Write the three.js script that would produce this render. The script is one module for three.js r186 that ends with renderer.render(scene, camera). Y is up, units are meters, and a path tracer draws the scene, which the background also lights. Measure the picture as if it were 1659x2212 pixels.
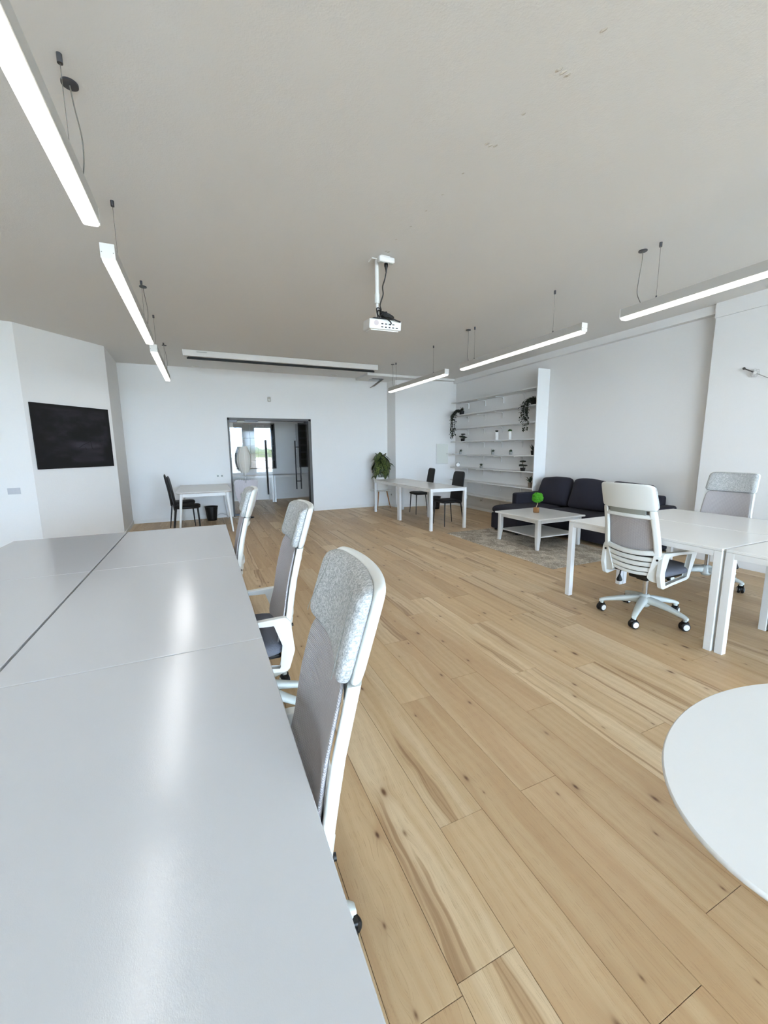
import * as THREE from 'three';
import { RoundedBoxGeometry } from 'three/addons/geometries/RoundedBoxGeometry.js';
import { mergeGeometries, mergeVertices } from 'three/addons/utils/BufferGeometryUtils.js';
import { RectAreaLightUniformsLib } from 'three/addons/lights/RectAreaLightUniformsLib.js';
RectAreaLightUniformsLib.init();

// ---------------------------------------------------------------- camera, sky, exposure
const scene = new THREE.Scene();
const camera = new THREE.PerspectiveCamera(103.917, 1659 / 2212, 0.05, 200);
camera.position.set(0, 1.43, 0);
camera.quaternion.setFromRotationMatrix(new THREE.Matrix4().makeBasis(
  new THREE.Vector3(0.91242314, -0.01007556, 0.40912405),
  new THREE.Vector3(0.07260291, 0.98782468, -0.13759076),
  new THREE.Vector3(-0.40275653, 0.1552446, 0.90204561)));
camera.updateMatrixWorld();
const renderer = new THREE.WebGLRenderer();
renderer.toneMapping = THREE.LinearToneMapping;
renderer.toneMappingExposure = 1.05;
renderer.shadowMap.enabled = true;
const SKY = 33, LAMP = 17;
const sun = new THREE.DirectionalLight('#fff3e2', 45); sun.name = 'sun'; // stands high behind the building: lights the terrace, not the room
sun.position.set(6, 22, -12); sun.target.position.set(2, 0, 8); sun.castShadow = true; sun.shadow.mapSize.set(2048, 2048);
Object.assign(sun.shadow.camera, { left: -30, right: 30, top: 30, bottom: -30, near: 1, far: 80 }); scene.add(sun, sun.target);

// ---------------------------------------------------------------- noise and textures
function rng(seed) { let s = seed >>> 0; return () => { s = (s + 0x6D2B79F5) >>> 0; let t = s; t = Math.imul(t ^ (t >>> 15), t | 1); t ^= t + Math.imul(t ^ (t >>> 7), t | 61); return ((t ^ (t >>> 14)) >>> 0) / 4294967296; }; }
function hash(x, y, s) { let h = Math.imul(x | 0, 374761393) + Math.imul(y | 0, 668265263) + Math.imul(s | 0, 974634777); h = Math.imul(h ^ (h >>> 13), 1274126177); return ((h ^ (h >>> 16)) >>> 0) / 4294967296; }
function vnoise(x, y, s = 0, px = 0, py = 0) {
  const xi = Math.floor(x), yi = Math.floor(y), fx = x - xi, fy = y - yi, u = fx * fx * (3 - 2 * fx), v = fy * fy * (3 - 2 * fy);
  const w = (a, p) => (p ? ((a % p) + p) % p : a);
  const a = hash(w(xi, px), w(yi, py), s), b = hash(w(xi + 1, px), w(yi, py), s), c = hash(w(xi, px), w(yi + 1, py), s), d = hash(w(xi + 1, px), w(yi + 1, py), s);
  return a + (b - a) * u + (c - a) * v + (a - b - c + d) * u * v;
}
function fbm(x, y, s = 0, o = 4, px = 0, py = 0) { let r = 0, a = 0.5, t = 0; for (let i = 0; i < o; i++) { r += a * vnoise(x, y, s + i * 17, px, py); t += a; a *= 0.5; x *= 2; y *= 2; px *= 2; py *= 2; } return r / t; }
const sm = (a, b, x) => { const t = Math.min(1, Math.max(0, (x - a) / (b - a))); return t * t * (3 - 2 * t); };
const mixc = (a, b, t) => [a[0] + (b[0] - a[0]) * t, a[1] + (b[1] - a[1]) * t, a[2] + (b[2] - a[2]) * t];
function tex(w, h, fn, srgb = true, rep) {
  const d = new Uint8Array(w * h * 4);
  for (let j = 0; j < h; j++) for (let i = 0; i < w; i++) { const c = fn(i / w, j / h), k = (j * w + i) * 4; d[k] = Math.max(0, Math.min(255, c[0])); d[k + 1] = Math.max(0, Math.min(255, c[1])); d[k + 2] = Math.max(0, Math.min(255, c[2])); d[k + 3] = 255; }
  const t = new THREE.DataTexture(d, w, h, THREE.RGBAFormat); t.magFilter = THREE.LinearFilter; t.minFilter = THREE.LinearFilter; t.wrapS = t.wrapT = THREE.RepeatWrapping;
  if (srgb) t.colorSpace = THREE.SRGBColorSpace; if (rep) t.repeat.set(rep[0], rep[1]); t.needsUpdate = true; return t;
}
{ // sky: pale blue air with broken white cloud
  const w = 512, h = 256, d = new Float32Array(w * h * 4);
  for (let j = 0; j < h; j++) for (let i = 0; i < w; i++) {
    const el = Math.max(0, (j + 0.5) / h * 180 - 90) / 90, az = i / w;
    const air = mixc([0.60, 0.80, 1.0], [0.26, 0.52, 1.0], Math.pow(el, 0.55));
    const cl = sm(0.48, 0.68, fbm(az * 12, el * 9 + 2, 5, 5, 12, 0));
    const c = mixc(air, [0.80, 0.93, 1.06], cl * 0.7), k = (j * w + i) * 4;
    d[k] = c[0]; d[k + 1] = c[1]; d[k + 2] = c[2]; d[k + 3] = 1;
  }
  const t = new THREE.DataTexture(d, w, h, THREE.RGBAFormat, THREE.FloatType); t.mapping = THREE.EquirectangularReflectionMapping; t.magFilter = THREE.LinearFilter; t.needsUpdate = true;
  scene.background = t; scene.backgroundIntensity = SKY;
}

// ---------------------------------------------------------------- materials
const std = (color, roughness = 0.6, more = {}) => new THREE.MeshStandardMaterial({ color, roughness, ...more });
const grain = tex(256, 256, (u, v) => { const n = 255 * (0.5 * fbm(u * 64, v * 64, 3, 2, 64, 64) + 0.5 * fbm(u * 16, v * 16, 9, 3, 16, 16)); return [n, n, n]; }, false);
const grainAt = (r) => { const t = grain.clone(); t.repeat.set(r, r); t.needsUpdate = true; return t; };
const M = {
  wall: std('#efeeec', 0.9, { bumpMap: grainAt(3), bumpScale: 0.0008 }),
  ceil: std('#eae8e4', 0.95, { bumpMap: grainAt(3), bumpScale: 0.0009 }),
  trim: std('#ecebe8', 0.7),
  white: std('#e8e8e6', 0.42),
  whiteGloss: std('#ecece9', 0.16),
  desk: std('#cbcdd0', 0.17, { bumpMap: grainAt(14), bumpScale: 0.00012 }),
  plastic: std('#e4e6e2', 0.4),
  plasticGrey: std('#cdd2cd', 0.38),
  darkGrey: std('#8d9089', 0.5),
  black: std('#070708', 0.5),
  blackLeather: std('#050506', 0.6),
  chrome: std('#c9ccd0', 0.15, { metalness: 1 }),
  steel: std('#55565a', 0.4, { metalness: 0.6 }),
  doorFrame: std('#4a4744', 0.45, { metalness: 0.4 }),
  wire: std('#6f6b64', 0.5),
  glass: new THREE.MeshPhysicalMaterial({ color: '#ffffff', roughness: 0.0, transmission: 1, ior: 1.52, thickness: 0 }),
  soil: std('#2b2119', 1),
  leafDark: std('#16200f', 0.6), leaf: std('#2c4d1c', 0.55), leafGrey: std('#31452f', 0.6),
  cement: std('#9c9e9b', 0.9), blackPot: std('#101010', 0.5), brownPot: std('#7a6a58', 0.8),
  whitePot: std('#e9e8e4', 0.35), woodLeg: std('#9a6532', 0.5), trunk: std('#4a3624', 0.9),
  lampBody: std('#b9b6b0', 0.5),
  glow: std('#ffffff', 0.6, { emissive: '#fffdf6', emissiveIntensity: 2.2 }),
};
const felt = tex(512, 512, (u, v) => { const n = 0.55 * fbm(u * 220, v * 220, 21, 2, 220, 220) + 0.45 * fbm(u * 90, v * 120, 5, 2, 90, 120); const t = sm(0.25, 0.75, n); return mixc([146, 148, 147], [205, 206, 204], t); });
const feltB = tex(256, 256, (u, v) => { const n = 255 * fbm(u * 100, v * 100, 31, 2, 100, 100); return [n, n, n]; }, false);
M.felt = std('#ffffff', 1, { map: felt, bumpMap: feltB, bumpScale: 0.0015 });
M.seatFabric = std('#6d717c', 1, { bumpMap: feltB, bumpScale: 0.0012 });
const rib = tex(64, 512, (u, v) => { const s = 0.5 + 0.5 * Math.cos(v * 2 * Math.PI * 64), c = 0.5 + 0.5 * Math.cos(u * 2 * Math.PI * 32); const t = 0.8 * s + 0.2 * c; return mixc([150, 145, 146], [208, 203, 203], t); });
const ribB = tex(64, 512, (u, v) => { const s = 255 * (0.5 + 0.5 * Math.cos(v * 2 * Math.PI * 64)); return [s, s, s]; }, false);
M.mesh = std('#ffffff', 0.9, { map: rib, bumpMap: ribB, bumpScale: 0.0015 });
const sofaB = tex(256, 256, (u, v) => { const n = 255 * (0.5 * vnoise(u * 128, v * 128, 3, 128, 128) + 0.5 * fbm(u * 12, v * 12, 8, 3, 12, 12)); return [n, n, n]; }, false);
M.sofa = std('#22212b', 0.95, { bumpMap: sofaB, bumpScale: 0.002 });

// ---------------------------------------------------------------- helpers: objects
const taken = {};
function numbered(name) { const n = taken[name] = (taken[name] ?? -1) + 1; return n ? `${name}_${String(n).padStart(3, '0')}` : name; }
function shade(o) { o.traverse((c) => { if (c.isMesh) { c.castShadow = true; c.receiveShadow = true; } }); return o; }
function thing(name, label, category, [x, y, z] = [0, 0, 0], turn = 0, group) {
  const o = new THREE.Group(); o.name = numbered(name); o.position.set(x, y, z); o.rotation.y = turn; o.userData = { label, category };
  if (group) o.userData.group = group; scene.add(o); return o;
}
function part(name, geo, mat, parent) { const m = new THREE.Mesh(Array.isArray(geo) ? join(geo) : geo, mat); m.name = name; m.castShadow = m.receiveShadow = true; parent.add(m); return m; }
function sub(name, parent, x = 0, y = 0, z = 0, turn = 0) { const g = new THREE.Group(); g.name = name; g.position.set(x, y, z); g.rotation.y = turn; parent.add(g); return g; }
function struct(name, geo, mat, label, category) { const m = part(name, geo, mat, scene); m.userData = { kind: 'structure', label, category }; return m; }
function structGroup(name, label, category, [x, y, z] = [0, 0, 0], turn = 0) { const g = new THREE.Group(); g.name = name; g.position.set(x, y, z); g.rotation.y = turn; g.userData = { kind: 'structure', label, category }; scene.add(g); return g; }
function copy(o, label, [x, y, z], turn) { const c = o.clone(); c.name = numbered(o.name.replace(/_\d{3}$/, '')); c.userData = { ...o.userData, label }; c.position.set(x, y, z); if (turn !== undefined) c.rotation.y = turn; scene.add(c); return c; }

// ---------------------------------------------------------------- helpers: geometry
function join(list) { return mergeGeometries(list.map((g) => { const n = g.index ? g.toNonIndexed() : g; for (const k of Object.keys(n.attributes)) if (!['position', 'normal', 'uv'].includes(k)) n.deleteAttribute(k); return n; })); }
const rb = (w, h, d, x = 0, y = 0, z = 0, r = 0.004) => new RoundedBoxGeometry(w, h, d, 2, Math.min(r, w / 2.01, h / 2.01, d / 2.01)).translate(x, y, z);
function bx(w, h, d, x = 0, y = 0, z = 0) { // box with uv in metres
  const g = new THREE.BoxGeometry(w, h, d), uv = g.attributes.uv, dims = [[d, h], [d, h], [w, d], [w, d], [w, h], [w, h]];
  for (let i = 0; i < 24; i++) { const [a, b] = dims[i >> 2]; uv.setXY(i, uv.getX(i) * a, uv.getY(i) * b); }
  return g.translate(x, y, z);
}
const span = (x0, x1, y0, y1, z0, z1) => bx(x1 - x0, y1 - y0, z1 - z0, (x0 + x1) / 2, (y0 + y1) / 2, (z0 + z1) / 2);
const rspan = (x0, x1, y0, y1, z0, z1, r = 0.004) => rb(x1 - x0, y1 - y0, z1 - z0, (x0 + x1) / 2, (y0 + y1) / 2, (z0 + z1) / 2, r);
const cyl = (r0, r1, y0, y1, x = 0, z = 0, n = 24) => new THREE.CylinderGeometry(r1, r0, y1 - y0, n).translate(x, (y0 + y1) / 2, z);
const tube = (pts, r, n = 24, rs = 8) => new THREE.TubeGeometry(new THREE.CatmullRomCurve3(pts.map((p) => new THREE.Vector3(...p))), n, r, rs, false);
const lathe = (pts, n = 28) => new THREE.LatheGeometry(pts.map((p) => new THREE.Vector2(p[0], p[1])), n);
function loft(secs, k = 14) { // each section: p centre, u and v half axes (vectors), n roundness
  const pos = [], uv = [], idx = [];
  secs.forEach((s, j) => { for (let i = 0; i <= k; i++) { const a = i / k * Math.PI * 2, c = Math.cos(a), q = Math.sin(a), n = s.n ?? 5, f = Math.pow(Math.pow(Math.abs(c), n) + Math.pow(Math.abs(q), n), -1 / n); for (let d = 0; d < 3; d++) pos.push(s.p[d] + s.u[d] * c * f + s.v[d] * q * f); uv.push(i / k, j / (secs.length - 1)); } });
  for (let j = 0; j + 1 < secs.length; j++) for (let i = 0; i < k; i++) { const a = j * (k + 1) + i, b = a + k + 1; idx.push(a, a + 1, b, b, a + 1, b + 1); }
  for (const [j, flip] of [[0, true], [secs.length - 1, false]]) { const o = pos.length / 3, s = secs[j], st = j * (k + 1); pos.push(...s.p); uv.push(0.5, 0.5); for (let i = 0; i <= k; i++) { const q = (st + i) * 3; pos.push(pos[q], pos[q + 1], pos[q + 2]); uv.push(0.5, 0.5); } for (let i = 0; i < k; i++) flip ? idx.push(o, o + 2 + i, o + 1 + i) : idx.push(o, o + 1 + i, o + 2 + i); }
  const g = new THREE.BufferGeometry(); g.setAttribute('position', new THREE.Float32BufferAttribute(pos, 3)); g.setAttribute('uv', new THREE.Float32BufferAttribute(uv, 2)); g.setIndex(idx); g.computeVertexNormals(); return g;
}
// padded slab in the xy plane, soft edges, rounded corners; deform(x,y,z) -> [x,y,z]
function pillow(w, h, t, { n = 6, edge = 6, nx = 18, ny = 18, deform, front = 1, back = 1, uvs = [1, 1] } = {}) {
  const pos = [], uv = [], idx = [], N = nx + 1;
  const e = (s) => Math.sign(s) * (1 - Math.pow(1 - Math.abs(s), 1.8));
  for (const side of [1, -1]) for (let j = 0; j <= ny; j++) for (let i = 0; i <= nx; i++) {
    const u = e(i / nx * 2 - 1), v = e(j / ny * 2 - 1), m = Math.max(Math.abs(u), Math.abs(v));
    const l = Math.pow(Math.pow(Math.abs(u), n) + Math.pow(Math.abs(v), n), 1 / n), s = m > 0 ? m / l : 1;
    const f = Math.pow(Math.max(0, 1 - Math.pow(m, edge)), 1 / 2.2);
    let x = u * s * w / 2, y = v * s * h / 2, z = side * t / 2 * f * (side > 0 ? front : back);
    const wx = u * u / (u * u + v * v + 1e-9), ed = (1 - f) * t / 2; uv.push(((x + Math.sign(u) * wx * ed) / w + 0.5) * uvs[0], ((y + Math.sign(v) * (1 - wx) * ed) / h + 0.5) * uvs[1]);
    if (deform) [x, y, z] = deform(x, y, z); pos.push(x, y, z);
  }
  const B = N * (ny + 1);
  for (let j = 0; j < ny; j++) for (let i = 0; i < nx; i++) { const a = j * N + i, b = a + 1, c = a + N, d = c + 1; idx.push(a, b, c, c, b, d); idx.push(B + a, B + c, B + b, B + c, B + d, B + b); }
  const g = new THREE.BufferGeometry(); g.setAttribute('position', new THREE.Float32BufferAttribute(pos, 3)); g.setIndex(idx);
  g.setAttribute('uv', new THREE.Float32BufferAttribute(uv, 2));
  // weld rim for smooth normals, keep uv
  const key = new Map(), nor = new Float32Array(pos.length); g.computeVertexNormals(); const gn = g.attributes.normal;
  for (let i = 0; i < pos.length / 3; i++) { const kk = `${pos[i * 3].toFixed(5)},${pos[i * 3 + 1].toFixed(5)},${pos[i * 3 + 2].toFixed(5)}`; if (!key.has(kk)) key.set(kk, []); key.get(kk).push(i); }
  for (const ids of key.values()) { const v = new THREE.Vector3(); for (const i of ids) v.add(new THREE.Vector3().fromBufferAttribute(gn, i)); v.normalize(); for (const i of ids) { nor[i * 3] = v.x; nor[i * 3 + 1] = v.y; nor[i * 3 + 2] = v.z; } }
  g.setAttribute('normal', new THREE.BufferAttribute(nor, 3)); return g;
}
const flat = (g) => g.rotateX(-Math.PI / 2); // xy slab -> lying, its y along -z
function dense(pts, step = 0.02) { const out = []; for (let i = 0; i < pts.length; i++) { const a = pts[i], b = pts[(i + 1) % pts.length], l = Math.hypot(b[0] - a[0], b[1] - a[1]), k = Math.max(1, Math.round(l / step)); for (let j = 0; j < k; j++) out.push([a[0] + (b[0] - a[0]) * j / k, a[1] + (b[1] - a[1]) * j / k]); } return out; }
function roundPoly(pts, r, k = 4) { const out = [], n = pts.length; for (let i = 0; i < n; i++) { const p = pts[(i + n - 1) % n], c = pts[i], q = pts[(i + 1) % n]; const la = Math.hypot(p[0] - c[0], p[1] - c[1]), lb = Math.hypot(q[0] - c[0], q[1] - c[1]), rr = Math.min(r, la / 2.2, lb / 2.2); const a = [c[0] + (p[0] - c[0]) * rr / la, c[1] + (p[1] - c[1]) * rr / la], b = [c[0] + (q[0] - c[0]) * rr / lb, c[1] + (q[1] - c[1]) * rr / lb]; for (let j = 0; j <= k; j++) { const t = j / k; out.push([(1 - t) * (1 - t) * a[0] + 2 * t * (1 - t) * c[0] + t * t * b[0], (1 - t) * (1 - t) * a[1] + 2 * t * (1 - t) * c[1] + t * t * b[1]]); } } return out; }
const shape = (pts, holes = []) => { const s = new THREE.Shape(pts.map((p) => new THREE.Vector2(...p))); for (const h of holes) s.holes.push(new THREE.Path(h.map((p) => new THREE.Vector2(...p)))); return s; };
const extrude = (s, depth, bevel = 0.003) => new THREE.ExtrudeGeometry(s, { depth: depth - 2 * bevel, bevelEnabled: bevel > 0, bevelSize: bevel, bevelThickness: bevel, bevelOffset: -bevel, bevelSegments: 2, steps: 1 }).translate(0, 0, bevel);
function warp(g, fn) { const p = g.attributes.position; for (let i = 0; i < p.count; i++) { const [x, y, z] = fn(p.getX(i), p.getY(i), p.getZ(i)); p.setXYZ(i, x, y, z); } g.computeVertexNormals(); return g; }
function leafGeo(len, wid, curl = 0.4, cup = 0.15, seg = 6, tip = 1) { // grows along +y, face +z
  const pos = [], uv = [], idx = [];
  for (let j = 0; j <= seg; j++) { const t = j / seg, w = wid / 2 * Math.pow(Math.sin(Math.PI * Math.min(0.999, 0.04 + 0.955 * Math.pow(t, 0.75))), tip), a = curl * t, y = len * (curl ? Math.sin(a) / curl : t), z = len * (curl ? (1 - Math.cos(a)) / curl : 0); for (const s of [-1, 0, 1]) { pos.push(s * w, y, z + Math.abs(s) * w * cup); uv.push(0.5 + s * 0.5, t); } }
  for (let j = 0; j < seg; j++) for (let i = 0; i < 2; i++) { const a = j * 3 + i; idx.push(a, a + 1, a + 3, a + 3, a + 1, a + 4); }
  const g = new THREE.BufferGeometry(); g.setAttribute('position', new THREE.Float32BufferAttribute(pos, 3)); g.setAttribute('uv', new THREE.Float32BufferAttribute(uv, 2)); g.setIndex(idx); g.computeVertexNormals(); return g;
}
function place(g, x, y, z, rx = 0, ry = 0, rz = 0) { return g.applyMatrix4(new THREE.Matrix4().makeRotationFromEuler(new THREE.Euler(rx, ry, rz, 'YXZ')).setPosition(x, y, z)); }
function lump(r, seed, amp = 0.2, det = 3, sx = 1, sy = 1, sz = 1, fq = 3) { let g = new THREE.IcosahedronGeometry(r, det); const p = g.attributes.position; for (let i = 0; i < p.count; i++) { const x = p.getX(i) / r, y = p.getY(i) / r, z = p.getZ(i) / r; const f = 1 + amp * (fbm(x * fq + 9 + z * 1.7, y * fq + 5 - z * fq, seed, 3) - 0.5) * 2; p.setXYZ(i, x * r * f * sx, y * r * f * sy, z * r * f * sz); } g.computeVertexNormals(); return g; }

// ================================================================ STRUCTURE
const CE = 3.09, BZ = 7.5; // ceiling height, inner face of the window wall behind the camera
// wall from a to b; the room lies on the left of a->b when looking from above with -z up
function wallGeo(a, b, y0, y1, th = 0.2, inward = false) { const dx = b[0] - a[0], dz = b[1] - a[1], L = Math.hypot(dx, dz), q = inward ? -1 : 1, nx = q * dz / L, nz = -q * dx / L; return bx(L, y1 - y0, th).rotateY(-Math.atan2(dz, dx)).translate((a[0] + b[0]) / 2 + nx * th / 2, (y0 + y1) / 2, (a[1] + b[1]) / 2 + nz * th / 2); }
const FW = -9.25, DX0 = 0.523, DX1 = 2.314, DH = 2.12, RB = -12.1;
struct('wall_far', [wallGeo([-1.36, FW], [DX0, FW], 0, CE), wallGeo([DX1, FW], [4.24, FW], 0, CE), wallGeo([DX0, FW], [DX1, FW], DH, CE)], M.wall, 'white far wall with the glass double door in it', 'wall');
struct('wall_left_return', wallGeo([-1.31, -7.93], [-1.36, FW], 0, CE), M.wall, 'narrow shaded white wall between chalkboard wall and far wall', 'wall');
struct('wall_left_diagonal', wallGeo([-2.11, -6.92], [-1.31, -7.93], 0, CE), M.wall, 'angled white wall that carries the chalkboard', 'wall');
struct('wall_left_front', wallGeo([-3.5, -6.70], [-2.11, -6.92], 0, CE), M.wall, 'white wall at left edge with a light switch', 'wall');
struct('wall_left', wallGeo([-3.5, BZ], [-3.5, -6.70], 0, CE), M.wall, 'white wall on the left outside the frame', 'wall');
struct('wall_far_return', wallGeo([4.24, FW], [4.29, -8.88], 0, CE), M.wall, 'narrow shaded wall step right of the far wall', 'wall');
struct('wall_far_right', wallGeo([4.29, -8.88], [6.0, -8.52], 0, CE), M.wall, 'white wall behind the long table with two black chairs', 'wall');
struct('wall_right', span(5.80, 6.1, 0, CE, -8.7, -2.9), M.wall, 'white recessed wall behind the shelves and dark sofa', 'wall');
struct('wall_right_pillar', span(5.69, 6.1, 0, CE, -3.0, BZ), M.wall, 'white projecting wall at the right edge', 'wall');
struct('trim_1', span(5.71, 6.0, 2.985, CE, -8.55, -3.0), M.wall, 'shallow white beam along the ceiling above the shelves', 'beam');
struct('trim_2', span(5.665, 6.0, 2.925, CE, -3.0, BZ), M.wall, 'deeper white beam along the ceiling at the right edge', 'beam');
// dropped ceiling box in the far right corner with the access hatch hole
{
  const hx0 = 3.66, hx1 = 3.98, hz0 = -9.1, hz1 = -8.78, b = 3.04;
  struct('trim_3', [span(3.43, hx0, b, CE, -9.27, -8.5), span(hx1, 5.8, b, CE, -9.27, -8.5), span(hx0, hx1, b, CE, hz1, -8.5), span(hx0, hx1, b, CE, -9.27, hz0)], M.ceil, 'lowered white ceiling strip in the far right corner', 'ceiling');
}
const ceiling = structGroup('ceiling', 'plain off-white painted ceiling', 'ceiling');
{
  const slab = part('ceiling_slab', [span(-3.7, 6.1, CE, CE + 0.25, RB - 0.2, BZ + 0.2)], M.ceil, ceiling);
  const R = rng(4); // row of filled plaster spots along the middle
  for (const [x, z, s, n] of [[1.60, -1.366, 0.03, 1], [1.60, -1.56, 0.035, 3], [1.60, -1.806, 0.022, 1], [1.585, -2.043, 0.03, 3], [1.578, -2.297, 0.018, 1], [1.573, -2.525, 0.016, 1], [1.566, -2.727, 0.018, 1], [1.56, -2.944, 0.02, 1], [1.542, -3.164, 0.016, 1], [1.56, -3.372, 0.03, 2]])
    part('plaster_spot', join(Array.from({ length: n }, (_, i) => place(lump(s * (n > 1 ? 0.5 : 0.55), i + 3 + z * 7, 0.4, 1, 0.45, 0.16, 1), (i - (n - 1) / 2) * s * 0.85, 0, (R() - 0.5) * 0.01, 0, 0.5, 0))), std('#cfc8bd', 0.95), ceiling).position.set(x, CE, z);
}
// window wall out of view behind the camera, its distance set for even daylight: tall glazed terrace doors with a pier between
const openings = [[-3.2, -0.65], [-0.55, 2.33], [2.95, 5.5]], WT = 2.85;
{
  const list = []; let x = -3.7; for (const [a, b] of [...openings, [6.1, 6.1]]) { if (a > x) list.push(span(x, a, 0, CE, BZ, BZ + 0.25)); x = b; }
  for (const [a, b] of openings) list.push(span(a, b, WT, CE, BZ, BZ + 0.25));
  struct('wall_back', list, M.wall, 'white wall with tall terrace windows behind the viewer', 'wall');
  openings.forEach(([a, b], i) => {
    const g = structGroup(`window_${i + 1}`, ['tall terrace window out of view behind the left desks, lighting the room', 'tall terrace window out of view behind the viewer, lighting the room', 'tall terrace window out of view behind the right desks, lighting the room'][i], 'window', [0, 0, BZ + 0.12]);
    const m = (a + b) / 2, f = 0.05;
    part('window_frame', [span(a, a + f, 0, WT, -0.03, 0.03), span(b - f, b, 0, WT, -0.03, 0.03), span(m - f / 2, m + f / 2, 0, WT, -0.03, 0.03), span(a, b, 0, 0.07, -0.03, 0.03), span(a, b, WT - f, WT, -0.03, 0.03)], M.trim, g);
    for (const [p, q] of [[a + f, m - f / 2], [m + f / 2, b - f]]) part('pane', new THREE.PlaneGeometry(q - p, WT - f - 0.07).translate((p + q) / 2, (WT - f + 0.07) / 2, 0), M.glass, g);
  });
}
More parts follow.
